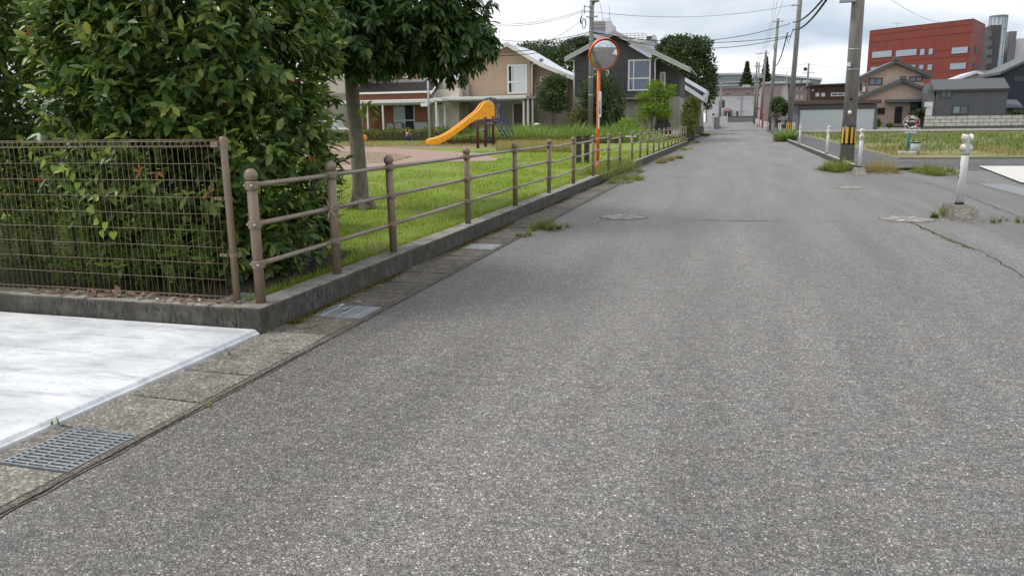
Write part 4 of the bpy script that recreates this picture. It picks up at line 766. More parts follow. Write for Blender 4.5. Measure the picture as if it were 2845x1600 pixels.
def exercise_posts():
    g = [gp(1328, 412, .24), gp(1349.5, 409, .24), gp(1370.5, 406, .24)]; tops = [336, 325, 323]; t = thing('exercise_bars', 'three dark red posts joined by low metal bars beside the slide', 'exercise bars', (g[0][0], g[0][1], .23)); hs = []
    for q, y in zip(g, tops):
        z = at(1340, y, q[1])[2]; hs.append(z); MB().lathe([(.075, 0), (.075, z - .27), (.06, z - .23), (.001, z - .225)], (q[0], q[1], .23), 14).build('post', 'maroon_post', t, smooth=True)
    MB().tube([(g[0][0], g[0][1], hs[0] - .45), (g[1][0], g[1][1], hs[0] - .45)], .02, 8).build('bar', 'alu', t)
    for dz in (.06, .34): MB().tube([(g[1][0], g[1][1], hs[1] - dz), (g[2][0], g[2][1], hs[1] - dz)], .02, 8).build('bar', 'alu', t)
exercise_posts()
def short_posts():
    for i, (x, y) in enumerate(((1608, 455), (1630, 453))):
        q = gp(x, y, .18); t = thing('wooden_post', ['short dark wooden post behind the railing beside the mirror pole', 'second dark wooden post, the one next to the mirror pole'][i], 'post', (q[0], q[1], .16)); MB().box(q[0] - .075, q[0] + .075, q[1] - .075, q[1] + .075, .15, 1.02).build('shaft', 'brown_wood', t, bevel=.015); MB().box(q[0] - .085, q[0] + .085, q[1] - .085, q[1] + .085, 1.022, 1.05).build('top_cap', 'brown_wood', t, bevel=.01)
short_posts()
def riders():
    for x, y, mat, lab in ((1138, 406, 'rider_navy', 'small dark spring rider with pink handles by the hedge'), (1010, 410, 'rider_orange', 'small orange spring rider half hidden by the tree trunk')):
        q = gp(x, y, .24); z = pz(q[1]); t = thing('spring_rider', lab, 'spring rider', (q[0], q[1], z)); MB().tube([(q[0] + .085 * math.cos(a), q[1] + .085 * math.sin(a), z + .03 + a * .012) for a in np.linspace(0, 25, 60)], .016, 5).build('spring', 'alu', t, smooth=True)
        MB().sphere((q[0], q[1], z + .52), (.21, .36, .21), 14, 9).build('body', mat, t, smooth=True); MB().sphere((q[0], q[1] - .28, z + .72), .075, 10, 7).build('head', 'rider_pink', t, smooth=True)
        for s in (-1, 1): MB().tube([(q[0], q[1] - .2, z + .7), (q[0] + s * .12, q[1] - .22, z + .88)], .014, 6).sphere((q[0] + s * .13, q[1] - .22, z + .91), .04, 8, 6).build('handle', 'rider_pink', t, smooth=True)
riders()
def hedge(label, x0, x1, y, z, h, dp, n, mat='leaf_hedge', cut=None):
    t = thing('hedge', label, 'hedge', ((x0 + x1) / 2, y, z)); x = RNG.uniform(x0, x1, n); hh = h * (1 + .10 * np.sin(x * 1.9) + .07 * np.sin(x * 4.3 + 1)); v = RNG.uniform(size=n); yy = y + RNG.uniform(-dp, dp, n)
    zz = z + hh * np.sqrt(v) * (1 - .35 * (np.abs(yy - y) / dp) ** 3); P = np.stack([x, yy, zz], 1); cloud('foliage', LEAF_C, P, RNG.normal(size=(n, 3)) + np.array([0, -.4, .5]), RNG.normal(size=(n, 3)) + np.array([0, -.6, 1]), RNG.uniform(.09, .18, n), RNG.uniform(.05, .10, n), mat, t, 'stuff')
    MB().box(x0, x1, y - dp * .55, y + dp * .55, z, z + h * .72).build('twigs', 'twig', t, fix=False)
hedge('low clipped azalea hedge running in front of the brick house', -34, -10, 56.6, .24, .95, .75, 11000)
hedge('low hedge section under the tall grass beside the slide', -17.8, -6.5, 45.9, .24, .42, .5, 2600)

# ================================================================== traffic mirror
def mirror():
    q = gp(1660, 475, .16); Y = q[1]; X = q[0]; t = thing('traffic_mirror', 'round convex traffic mirror with orange hood on an orange pole', 'traffic mirror', (X, Y, .14))
    mc = Vector(at(1677, 151, Y)); r = 96 / 2 * np.linalg.norm(at(1677, 151, Y) - CAM) / F * .84
    tp = Vector(at(1664, 130, Y + .12)); MB().tube([(X, Y, .1), tuple(at(1662, 330, Y + .06)), tuple(tp)], .045, 12).build('pole', 'orange_paint', t, smooth=True)
    MB().lathe([(.06, 0), (.06, .22), (.046, .24)], (X, Y, .13), 12).build('base_sleeve', 'orange_paint', t, smooth=True)
    tocam = (Vector((0, 0, CAMH)) - mc).normalized(); fwd = Vector((tocam.x * 1.0 + .42, tocam.y - .02, 0)).normalized(); fwd = (fwd + Vector((0, 0, -.30))).normalized()
    mat = fwd.to_track_quat('Y', 'Z').to_matrix()
    def dish(prof, n=40, caps=True):  # lathe about the viewing axis
        m = MB(); m.lathe([(a, -h) for a, h in prof], (0, 0, 0), n, 'y', caps); m.v = [tuple(mc + mat @ Vector(p)) for p in m.v]; return m
    # convex face bulging towards the viewer
    R = 2.2 * r; prof = [(r * .976 * i / 10 if i else .001, math.sqrt(R * R - (r * .976 * i / 10) ** 2) - R) for i in range(11)][::-1]; m = MB(); n = 48; vs = []
    prof2 = [(a, h + .13) for a, h in prof]
    me = dish([(prof2[0][0], prof2[0][1] - .02)] + prof2, n); me.build('mirror_face', 'mirror_steel', t, smooth=True)
    dish([(r, -.03), (r * 1.0, .05), (r * .975, .055), (r * .975, -.03)], n, False).build('rim', 'orange_paint', t, smooth=True); dish([(r * .98, -.06), (r * .98, -.02), (.001, -.02)], n).build('back_plate', 'orange_paint', t)
    # hood: a visor over the upper half
    v = MB(); k = 22; dep = .10; A = []
    for rr in (r * 1.005, r * 1.03):
        for i in range(k + 1):
            a = math.radians(-12 + 204 * i / k); dd = dep * (.12 + .88 * math.sin(max(0, min(math.pi, math.radians(180 * i / k)))) ** .7); A += [mc + mat @ Vector((rr * math.cos(a), -.03, rr * math.sin(a))), mc + mat @ Vector((rr * math.cos(a), dd, rr * math.sin(a) ))]
    nn = 2 * (k + 1); fs = [(2 * i, 2 * i + 1, 2 * i + 3, 2 * i + 2) for i in range(k)] + [(nn + 2 * i, nn + 2 * i + 2, nn + 2 * i + 3, nn + 2 * i + 1) for i in range(k)] + [(2 * i + 1, nn + 2 * i + 1, nn + 2 * i + 3, 2 * i + 3) for i in range(k)]
    v.add(A, fs).build('hood', 'orange_paint', t, smooth=True, fix=False)
    a = mc + mat @ Vector((0, -.06, 0)); MB().tube([tuple(a + Vector((0, 0, -.1))), tuple(tp - Vector((0, 0, .3)))], .03, 8).tube([tuple(a + Vector((0, 0, .12))), tuple(tp - Vector((0, 0, .06)))], .03, 8).build('bracket', 'grey_cast', t)
    # white notice plate with faded lettering
    x0, x1, z0, z1 = rect(1663, 255, 1671, 326, Y - .07); pl = MB().box(x0, x1, Y - .085, Y - .07, z0, z1).build('notice_plate', 'sign_white', t, bevel=.006); y = Y - .087; s = (x1 - x0); zz = z1 - (z1 - z0) * .40
    for i in range(3):
        m = MB(); c = (x0 + x1) / 2; zc = zz - i * .062
        m.box(c - s * .26, c + s * .26, y, y + .001, zc + .012, zc + .019).box(c - s * .26, c + s * .2, y, y + .001, zc - .006, zc + .002).box(c - s * .06, c + s * .06, y - .0004, y + .0006, zc - .024, zc + .024).box(c - s * .26, c - s * .1, y, y + .001, zc - .026, zc - .018).box(c + s * .1, c + s * .26, y, y + .001, zc - .022, zc - .014); m.build('lettering', 'sign_black', pl, fix=False)
    m = MB(); zb = z0 + (z1 - z0) * .12
    for i in range(3): m.box((x0 + x1) / 2 - s * .28, (x0 + x1) / 2 + s * .28, y, y + .001, zb + i * .055, zb + i * .055 + .044)
    m.build('lettering', 'lettering_blue', pl, fix=False)
    x0, x1, z0, z1 = rect(1661.5, 328, 1665, 358, Y - .06); box('sticker', 'sign_white', t, x0, x1, Y - .062, Y - .058, z0, z1)
mirror()

# ================================================================== white delineator posts
def delineators():
    def post(label, x, y, z, sc=1.0, lean=0, block=None, group=None, detail=True, turn=0.):
        t = thing('delineator_post', label, 'road post', (x, y, z), group, rotz=1e-6); t.pop('_o', None); t.rotation_euler = (0, lean, 0)
        MB().lathe([(.053 * sc, 0), (.051 * sc, .72 * sc), (.048 * sc, .73 * sc)], (0, 0, .035), 14).build('shaft', 'white_paint', t, smooth=True); MB().lathe([(.062 * sc, 0), (.062 * sc, .04), (.054 * sc, .042)], (0, 0, 0), 14).build('rubber_ring', 'rubber', t, smooth=True)
        hd = MB().lathe([(.056 * sc, .70 * sc), (.06 * sc, .74 * sc), (.056 * sc, .80 * sc), (.042 * sc, .86 * sc), (.042 * sc, .96 * sc), (.03 * sc, .99 * sc), (.001, .995 * sc)], (0, 0, .03), 14).build('head', 'grey_cast' if detail else 'white_paint', t, smooth=True)
        for zc, rx in ((.80, .9), (.95, .1)):
            for s in (-1, 1):
                # paired discs: one faces oncoming traffic, one faces away
                a = math.radians(20); nx, ny = -math.sin(a) * 0, s
                m = MB().lathe([(.001, .066), (.050 * sc, .066), (.056 * sc, .060), (.054 * sc, .052), (.03 * sc, .042), (.022 * sc, -.01)], (0, 0, 0), 16, 'y'); rot = Matrix.Rotation(math.radians(0 if s > 0 else 180) + turn, 3, 'Z'); m.v = [tuple(rot @ Vector(p) + Vector((0, 0, zc * sc + .03))) for p in m.v]; dsc = m.build('reflector_housing', 'white_paint', hd, smooth=True)
                m = MB().lathe([(.047 * sc, .065), (.046 * sc, .070), (.001, .071)], (0, 0, 0), 16, 'y'); m.v = [tuple(rot @ Vector(p) + Vector((0, 0, zc * sc + .03))) for p in m.v]; m.build('reflector', 'reflector' if zc > .9 or s > 0 else 'reflector_grey', dsc, smooth=True)
        if detail:
            for i in range(3): MB().box(-.0545 * sc, -.050 * sc, -.013, .013, .52 - i * .07, .565 - i * .07).build('printed_mark', 'sign_black', t, fix=False)
        return t
    def block(label, x, y, w, l, h, group=None):
        t = thing('concrete_block', label, 'concrete block', (x, y, 0), group); m = MB(); b = [(x - w, y - l), (x + w, y - l), (x + w, y + l), (x - w, y + l)]; tt = [(x - w * .66, y - l * .45), (x + w * .62, y - l * .5), (x + w * .62, y + l * .8), (x - w * .66, y + l * .8)]
        m.add([(a, c, -.03) for a, c in b] + [(a, c, h) for a, c in tt], [(3, 2, 1, 0), (4, 5, 6, 7), (0, 1, 5, 4), (1, 2, 6, 5), (2, 3, 7, 6), (3, 0, 4, 7)]); m.build('body', 'gutter_concrete', t, bevel=.02)
    block('sloped concrete block carrying the tall white road post', 3.22, 12.75, .2, .55, .19); post('white road post with round reflectors on the sloped block at the junction', 3.22, 12.85, .185, 1.0, .012, turn=-1.15)
    block('small sloped concrete block at the weedy corner', 3.2, 22.7, .16, .42, .17); post('white road post on the small block before the striped utility pole', 3.2, 22.8, .165, 1.0, .005, turn=.1)
    post('white road post behind the kerb past the striped utility pole', 3.3, 32, .16, 1.02, .02, detail=False); post('white road post on the kerb before the second utility pole', 3.3, 46, .16, 1.02, .0, detail=False)
    for x, y in ((3.42, 73), (3.62, 73.8), (4.25, 75.5), (4.7, 75.9)): post('white post in a pair by the old sheds up the lane', x, y, gz(y) + .12, 1.0, 0, group='paired posts up the lane', detail=False)
delineators()
def far_rails():
    def gr(label, x, y0, y1, n):
        t = thing('guard_fence', label, 'guard fence', (x, y0, gz(y0)))
        for i in range(n):
            y = y0 + (y1 - y0) * i / (n - 1); MB().box(x - .035, x + .035, y - .035, y + .035, gz(y), gz(y) + 1.0).build('post', 'white_paint', t, fix=False)
        for h in (.94, .5): MB().prism([(x - .02, y0, gz(y0) + h - .04), (x + .02, y0, gz(y0) + h - .04), (x + .02, y0, gz(y0) + h + .04), (x - .02, y0, gz(y0) + h + .04)], (0, y1 - y0, gz(y1) - gz(y0))).build('rail', 'white_paint', t)
    gr('white guard fence by the third utility pole', 3.35, 96, 112, 9); gr('white guard fence at the far end of the lane', 3.3, 124, 172, 20)
    gr('short white guard fence on the house side of the lane', -3.45, 112, 116, 4)
far_rails()
def stop_sign():
    y = 150; X, _, z = at(2020, 335, y); t = thing('stop_sign', 'red inverted triangle stop sign on a white pole by the end wall', 'sign', (X, y, gz(y))); MB().cyl((X, y, gz(y)), (X, y, gz(y) + 3.0), .05, n=8).build('pole', 'white_paint', t); zt = at(2020, 302, y)[2]
    MB().prism([(X - .5, y - .06, zt), (X + .5, y - .06, zt), (X, y - .06, zt - .85)], (0, .03, 0)).build('plate', 'stop_red', t)
    MB().box(X - .28, X + .28, y - .065, y - .061, zt - .33, zt - .2).build('lettering', 'sign_white', t, fix=False)
stop_sign()
def red_signs():
    y = 120
    for i, px in enumerate((2106, 2119)):
        X = at(px, 330, y)[0]; z0, z1 = gz(y), at(px, 300 if i == 0 else 318, y)[2]; t = thing('hydrant_sign', ['tall thin red post sign by the third utility pole', 'short thin red post sign by the third utility pole'][i], 'sign', (X, y, z0)); MB().cyl((X, y, z0), (X, y, z1), .04, n=8).build('post', 'stop_red', t); MB().lathe([(.16, 0), (.16, .04)], (X, y, z1 - .1), 14, 'y').build('disc', 'stop_red', t)
red_signs()
def salon_sign():
    q = gp(2520, 432); X, Y = q[0], q[1]; t = thing('shop_sign', 'round black floral shop sign reading Dog Salon on a teal post', 'sign', (X, Y, 0))
    MB().box(X - .32, X + .32, Y - .16, Y + .16, -.02, .16).build('base_block', 'block_pale', t, bevel=.025); tp = at(2531, 355, Y); MB().cyl((X, Y, .16), (tp[0], Y, tp[2]), .042, n=12).build('post', 'teal_paint', t, smooth=True)
    x0, x1, z0, z1 = rect(2514, 360, 2547, 370, Y - .06); pl = MB().box(x0, x1, Y - .075, Y - .05, z0, z1).build('name_plate', 'sign_white', t, bevel=.004)
    def text(body, x, y, z, size, mat, par, name='lettering', rz=0):
        c = bpy.data.curves.new(name, 'FONT'); c.body = body; c.size = size; c.align_x = 'CENTER'; c.align_y = 'CENTER'; c.extrude = .001; c.offset = size * .012; c.materials.append(MATS[mat]); tmp = bpy.data.objects.new('tmp', c); me = bpy.data.meshes.new_from_object(tmp); bpy.data.objects.remove(tmp); o = bpy.data.objects.new(name, me); col.objects.link(o); o.parent = par; b = Vector(list(par['_o'])); o.location = Vector((x, y, z)) - b; o.rotation_euler = (math.pi / 2, 0, rz); return o
    text('Dog Salon', (x0 + x1) / 2, Y - .077, (z0 + z1) / 2, .105, 'sign_black', pl)
    c = at(2532, 341, Y); r = 17 * c[1] / F * 1.0; d = MB().lathe([(r, -.012), (r, .012)], (c[0], Y - .04, c[2]), 30, 'y').build('disc', 'sign_black', t); MB().lathe([(r * 1.0, -.02), (r * 1.05, -.02), (r * 1.05, .02), (r * 1.0, .02)], (c[0], Y - .04, c[2]), 30, 'y', caps=False).build('rim', 'sign_cream', t)
    for i in range(13):
        a = math.radians(20 + 140 * i / 6) if i < 7 else math.radians(200 + 140 * (i - 7) / 5); rr = r * (.78 if i % 2 else .7); mt = ['sign_rose', 'sign_mint', 'sign_cream', 'sign_white'][i % 4]; MB().lathe([(.05, -.003), (.042, .006), (.001, .007)], (c[0] + rr * math.cos(a), Y - .054, c[2] + rr * math.sin(a)), 9, 'y').build('flower', mt, d, fix=False)
    text('Little', c[0], Y - .0555, c[2] + .05, .13, 'sign_white', d)
    t2 = thing('metal_bin', 'small grey metal bin behind the shop sign base', 'bin', (X + .38, Y + .5, 0)); MB().lathe([(.17, 0), (.19, .44), (.18, .45)], (X + .38, Y + .5, .02), 18).build('body', 'bin_grey', t2, smooth=True); MB().lathe([(.195, .44), (.195, .485), (.18, .49)], (X + .38, Y + .5, .02), 18).build('rim', 'sign_black', t2, smooth=True)
salon_sign()
def apron_drain():
    t = thing('slot_drain', 'long steel slot drain beside the cream apron', 'drain', (7, 16, 0)); a, b = gp(2720, 512), gp(2845, 545); 
    for k in range(9):
        o = .06 * k; MB().prism([(a[0] + o, a[1], -.001), (b[0] + o, b[1], -.001), (b[0] + o + .03, b[1], -.001), (a[0] + o + .03, a[1], -.001)], (0, 0, .012)).build('bar', 'steel_galv', t)
apron_drain()
def parked_van():
    Y = 57.5; x0, x1, z0, z1 = rect(868, 318, 958, 376, Y); z0 = .25; z1 = z0 + 1.75; L = x1 - x0; t = thing('parked_van', 'small white van parked behind the hedge, seen through the shrub edge', 'van', ((x0 + x1) / 2, Y, z0))
    pr = [(0, .25), (0, .75), (.06, .95), (.24, 1.05), (.36, 1.62), (.42, 1.72), (.96, 1.75), (1.0, 1.55), (1.0, .25)]; MB().prism([(x1 - L * a, Y, z0 + h) for a, h in pr], (0, 1.5, 0)).build('body', 'white_paint', t, bevel=.05)
    for a, b in ((.40, .58), (.61, .78), (.81, .96)): MB().box(x1 - L * b, x1 - L * a, Y - .012, Y + .02, z0 + 1.05, z0 + 1.55).build('window', 'glass', t, fix=False)
    for a in (.17, .82):
        w = MB().lathe([(.001, .02), (.28, .02), (.29, 0), (.29, -.16)], (x1 - L * a, Y, z0 + .29), 18, 'y').build('wheel', 'rubber', t, smooth=True); MB().lathe([(.18, .02), (.16, .04), (.001, .045)], (x1 - L * a, Y, z0 + .29), 14, 'y').build('rim', 'alu', w, smooth=True)
    MB().box(x1 - .01, x1 + .02, Y + .1, Y + .4, z0 + .62, z0 + .8).build('headlight', 'glass_silver', t, fix=False)
parked_van()
# ================================================================== utility poles and lines
def ppole(label, x, y, z, top, r0, r1, hazard=None, lean=(0, 0)):
    t = thing('utility_pole', label, 'utility pole', (x, y, z)); tp = (x + lean[0], y + lean[1], top)
    MB().cyl((x, y, z - .1), tp, r0, r1, n=18).build('shaft', 'pole_concrete', t, smooth=True)
    def rad(h): return r0 + (r1 - r0) * (h - z) / (top - z)
    if hazard:
        h0, h1 = hazard; rr = rad((h0 + h1) / 2) + .006; MB().lathe([(rr, h0), (rr, h1)], (x + lean[0] * .08, y, 0), 24).build('warning_sheet', 'black_sheet', t, smooth=True)
        n = 9
        for i in range(n):
            a0 = 2 * math.pi * i / n; m = MB(); P = []
            for a in np.linspace(a0, a0 + math.pi / n, 4): P.append((x + lean[0] * .08 + (rr + .003) * math.cos(a), y + (rr + .003) * math.sin(a)))
            m.add([(a, b, h0 + .04) for a, b in P] + [(a, b, h1 - .06) for a, b in P], [(k, k + 1, 5 + k, 4 + k) for k in range(3)]); m.build('yellow_stripe', 'yellow_paint', t, smooth=True, fix=False)
    return t, rad
def band(t, x, y, z, r, mat='steel_galv', h=.05): MB().lathe([(r, -h / 2), (r, h / 2)], (x, y, z), 18).build('band', mat, t, smooth=True)
def crossarm(t, x, y, z, w, n=3, both=True, along=0.):
    c, s = math.cos(along), math.sin(along); MB().prism([(x - w * c - .04 * s, y - w * s - .04, z - .04), (x + w * c, y + w * s - .04, z - .04), (x + w * c, y + w * s - .04, z + .04), (x - w * c, y - w * s - .04, z + .04)], (0, -.08, 0)).build('crossarm', 'transformer_grey', t)
    for i in range(n):
        u = -w * .92 + 1.84 * w * i / max(1, n - 1); MB().lathe([(.03, 0), (.05, .05), (.03, .09), (.05, .13), (.025, .2)], (x + u * c, y + u * s - .08, z + .04), 8).build('insulator', 'insulator', t, smooth=True)
def poles():
    P = {}
    # first pole by the weedy corner
    X, Y = 3.62, 27.0; b = at(2355, 425, Y); tp = at(2384, 0, Y); top = 9.2; lean = (tp[0] - b[0]) / (tp[2] - b[2]) * top
    zt = at(2340, 387, Y)[2]; z1 = at(2340, 349, Y)[2]; x0 = at(2354, 425, Y)[0]
    t, rad = ppole('thick concrete utility pole with black and yellow striped sheet', x0, Y, 0, top, .215, .165, (at(2350, 402, Y)[2], at(2350, 349, Y)[2]), (lean * .55, 0)); P['a'] = (x0 + lean * .5, Y)
    def px(z): return x0 + lean * .55 * z / top
    for yy in (138, 194): z = at(2370, yy, Y)[2]; band(t, px(z), Y, z, rad(z) + .006, h=.03)
    for xx, yy, s in ((2365, 275, .05), (2361, 313, .06)): q = at(xx, yy, Y - .24); MB().sphere(tuple(q), (s, .03, s), 10, 7).build('tag_disc', 'sign_black' if yy < 300 else 'sign_white', t, smooth=True)
    q = at(2358, 180, Y - .22); MB().box(q[0] - .06, q[0] + .05, q[1] - .05, q[1] + .02, q[2] - .06, q[2] + .06).build('junction_box', 'white_paint', t); z = at(2384, 4, Y)[2]; MB().box(px(z) - .55, px(z) - .1, Y - .3, Y - .05, z - .04, z + .05).build('bracket_arm', 'transformer_grey', t)
    # second pole
    Y = 62; x0 = at(2190, 386, Y)[0]; t, rad = ppole('slender utility pole rising from the kerb behind the grass tuft', x0, Y, gz(Y), 13.5, .20, .145, (at(2185, 365, Y)[2], at(2185, 339, Y)[2]), (.30, 0)); P['b'] = (x0, Y)
    for py in (15, 30): z = at(2207, py, Y)[2]; band(t, x0 + .22, Y, z, rad(z) + .02)
    z = at(2207, 17, Y)[2]; MB().box(x0 - .25, x0 + .1, Y - .3, Y - .2, z - .04, z + .04).sphere((x0 - .3, Y - .25, z), .07, 8, 6).build('wire_bracket', 'transformer_grey', t)
    # third pole with cross arm
    Y = 98; x0 = at(2136, 358, Y)[0]; zt = at(2146, 53, Y)[2]; t, rad = ppole('tall utility pole with a two-pin cross arm by the pink block', x0, Y, gz(Y), zt, .23, .15, (at(2134, 352, Y)[2], at(2134, 342, Y)[2]), (.35, 0)); z = at(2146, 62, Y)[2]; crossarm(t, x0 + .33, Y - .1, z, .62, 2); P['c'] = (x0 + .33, Y, zt)
    z = at(2140, 130, Y)[2]; MB().box(x0 + .0, x0 + .26, Y - .4, Y - .15, z - .3, z + .3).build('junction_box', 'transformer_grey', t)
    Y = 132; x0 = at(2112, 352, Y)[0]; zt = at(2119, 142, Y)[2]; t, rad = ppole('utility pole with a wide cross arm further up the lane', x0, Y, gz(Y), zt, .24, .15, (at(2110, 345, Y)[2], at(2110, 332, Y)[2]), (.3, 0)); z = at(2119, 150, Y)[2]; crossarm(t, x0 - .25, Y - .1, z, 1.0, 4); P['d'] = (x0 - .2, Y, zt)
    for i, (bx, tx, ty, Y, lab) in enumerate(((2095, 2099, 173, 168, 'distant utility pole with hanging transformers before the end wall'), (2101, 2106, 175, 176, 'most distant utility pole beside the one with transformers'))):
        x0 = at(bx, 335, Y)[0]; zt = at(tx, ty, Y)[2]; t, rad = ppole(lab, x0, Y, gz(Y), zt, .22, .15); crossarm(t, x0, Y - .1, zt - .8, .9, 3)
        for s in (-.5, .5): MB().lathe([(.28, 0), (.3, .1), (.3, .8), (.2, .9)], (x0 + s, Y - .3, zt - 3.2), 12).build('transformer', 'transformer_grey', t, smooth=True)
    # small pole behind the garage
    Y = 112; X = at(2241, 270, Y)[0]; zt = at(2241, 177, Y)[2]; t, rad = ppole('thin service pole with looped wires behind the grey garage', X, Y, gz(Y), zt, .17, .11); crossarm(t, X, Y - .1, at(2241, 204, Y)[2], .7, 2); z = at(2235, 193, Y)[2]; MB().sphere((X - .4, Y - .2, z), .25, 10, 7).build('cable_joint', 'cable', t)
    Y = 118; X = at(2181, 300, Y)[0]; zt = at(2181, 200, Y)[2]; t = thing('antenna_mast', 'thin mast with a television aerial above the dark bush', 'antenna', (X, Y, gz(Y))); MB().cyl((X, Y, gz(Y)), (X, Y, zt), .07, .04, n=8).build('mast', 'alu', t); MB().box(X - .7, X + .5, Y - .02, Y + .02, zt - .1, zt - .05).box(X - .5, X - .46, Y - .5, Y + .5, zt - .09, zt - .06).box(X + .2, X + .24, Y - .4, Y + .4, zt - .09, zt - .06).build('aerial', 'alu', t)
    Y = 190; X = at(2001, 320, Y)[0]; zt = at(2001, 229, Y)[2]; t, rad = ppole('far utility pole in front of the white works building', X, Y, gz(Y), zt, .2, .14); crossarm(t, X + .4, Y - .1, zt - .6, .7, 2)
    # pole in front of the dark house
    Y = 52; X = at(1640, 340, Y)[0]; zt = 11.5; t, rad = ppole('utility pole with coiled cable and grey transformer in front of the dark house', X, Y, .3, zt, .175, .13, None, (.05, 0)); P['h'] = (X, Y)
    q = rect(1645, -25, 1664, 7, Y); MB().lathe([(.23, 0), (.25, .06), (.25, .78), (.2, .84)], ((q[0] + q[1]) / 2, Y - .1, q[2]), 16).build('transformer', 'transformer_grey', t, smooth=True); MB().tube([tuple(at(1653, 6, Y)), tuple(at(1650, 14, Y)), tuple(at(1645, 22, Y))], .03, 6).build('drop_cable', 'cable', t, smooth=True)
    for py, wdt in ((21, 0), (34, 0), (49, 0), (88, 0), (111, 0), (216, 0), (265, 0)): z = at(1640, py, Y)[2]; band(t, X + .02, Y, z, rad(z) + .015, h=.07)
    z = at(1640, 49, Y)[2]; MB().box(X - .3, X + .42, Y - .26, Y - .18, z - .035, z + .035).lathe([(.05, 0), (.05, .12)], (X + .42, Y - .22, z - .06), 8).build('crossarm', 'transformer_grey', t)
    xa = at(1625, 20, Y)[0]; MB().box(xa - .03, xa + .03, Y - .2, Y - .14, at(1625, 40, Y)[2], at(1625, 16, Y)[2]).box(xa, X, Y - .2, Y - .15, at(1625, 22, Y)[2], at(1625, 20, Y)[2]).box(xa, X, Y - .2, Y - .15, at(1625, 35, Y)[2], at(1625, 33, Y)[2]).build('bracket_frame', 'transformer_grey', t)
    c = at(1622, 66, Y - .2)
    for i in range(4): MB().tube([(c[0] + .12 * math.cos(a) + random.gauss(0, .02), c[1] + .03 * i, c[2] + .3 * math.sin(a)) for a in np.linspace(0, 6.6, 20)], .012, 5).build('cable_coil', 'cable' if i % 2 else 'cable_grey', t, smooth=True)
    MB().tube([tuple(at(x, y, Y - .2)) for x, y in ((1622, 31), (1616, 34), (1618, 42), (1614, 52), (1613, 60), (1615, 68))], [.02, .02, .02, .05, .06, .02], 6).build('cable_end', 'cable', t, smooth=True)
    return P
POLES = poles()
def wire(label, a, b, sag, r=.012, mat='cable', group=None, n=18):
    a, b = Vector(a), Vector(b); pts = []
    for i in range(n + 1): u = i / n; p = a.lerp(b, u); p.z -= sag * 4 * u * (1 - u); pts.append(p)
    o = MB().tube(pts, r, 5, False).build('overhead_wire', mat, None, smooth=True, fix=False); tag(o, label, 'wire', group)
def wires():
    A = lambda x, y, Y: tuple(at(x, y, Y))
    h, b = 52, 62
    wire('overhead wire from the dark house pole across the lane to the second pole', A(1650, 34, h), A(2205, 14, b), .55)
    for y0, y1, s, lb in ((90, 66, .9, 'upper of three low cables running from the dark house pole across the lane'), (92, 100, .55, 'middle of three low cables crossing the lane from the dark house pole'), (93, 102, .9, 'lowest of three low cables crossing the lane from the dark house pole')): wire(lb, A(1650, y0, h), A(2196, y1, b), s, .022)
    wire('thick cable bundle swinging from the second pole towards the first pole', A(2203, 62, b), A(2285, 0, 34), .25, .045); wire('second thick cable swinging from the second pole towards the first pole', A(2203, 83, b), A(2296, 0, 33), .35, .05)
    wire('looped cable from the second pole down to the third pole', A(2188, 92, b), A(2147, 172, 97), 1.2, .045)
    MB_pts = [A(x, y, b - .3) for x, y in ((2182, 108), (2186, 104), (2190, 122), (2196, 104), (2203, 84))]; o = MB().tube(MB_pts, .03, 6).build('cable_loop', 'cable', None, smooth=True); tag(o, 'slack cable loop hanging at the second pole', 'wire')
    for i, (x, y) in enumerate(((2150, 0), (2160, 0), (2176, 0))): wire('thin line dropping from above to the third pole cross arm', A(2143 + 4 * i, 58, 98), A(x, y, 70), .3, .012, 'cable_grey', 'thin lines above the third pole')
    for i, (x, y) in enumerate(((2108, 148), (2114, 148), (2120, 148))): wire('thin line between the third and fourth poles', A(2140 + 5 * i, 62, 98), A(x, y, 132), 1.0, .014, 'cable_grey', 'thin lines between third and fourth poles')
    for i in range(3): wire('thin line between the cross arm poles far up the lane', A(2106 + 5 * i, 150, 132), A(2096 + 3 * i, 180, 168), .8, .016, 'cable_grey', 'thin lines far up the lane')
    for y0, y1, s in ((28, 65, .35), (33, 70, .35)): wire('wire leaving the dark house pole towards the tree', A(1620, y0, h), A(1330, y1, 40), s, .014, 'cable_grey', 'wires from the house pole over the tan house')
    wire('drop wire slanting from the coil down to the tan house', A(1613, 60, h), A(1470, 128, 62), .3, .013, 'cable_grey')
    wire('telephone cable from the house pole over the tan house', A(1636, 90, h), A(1395, 112, 60), .3, .022, 'cable_grey'); wire('lower telephone cable with a splice over the tan house', A(1636, 93, h), A(1395, 124, 60), .5, .016, 'cable_grey')
    wire('dark cable sagging from the house pole over the tan roof', A(1636, 108, h), A(1400, 146, 48), .15, .025); wire('second dark cable sagging over the tan roof', A(1636, 112, h), A(1380, 156, 48), .25, .02)
    for i, (x, y) in enumerate(((1745, 345), (1720, 330))): wire('guy wire slanting from the house pole into the shrubs', A(1648, 108, h), (at(x, y, 53)[0], 53, .6), 0, .009, 'cable_grey', 'guy wires of the house pole')
    wire('thin wire descending behind the house pole', A(1665, 0, 56), A(1676, 60, 57), 0, .012, 'cable_grey')
    wire('thin line crossing from the big trees to the service pole', A(1985, 205, 118), A(2241, 178, 112), .4, .016, 'cable_grey'); wire('thin line from the service pole towards the red building', A(2241, 178, 112), A(2430, 183, 112), .3, .016, 'cable_grey')
    wire('single wire sloping down to the red building roof', A(2450, -20, 100), A(2637, 66, 149), .8, .022, 'cable_grey')
    for i in range(2): wire('thin low line in front of the white works building', A(1985, 281 + 10 * i, 192), A(2094, 278 + 8 * i, 170), .4, .02, 'cable_grey', 'low lines before the works building')
wires()

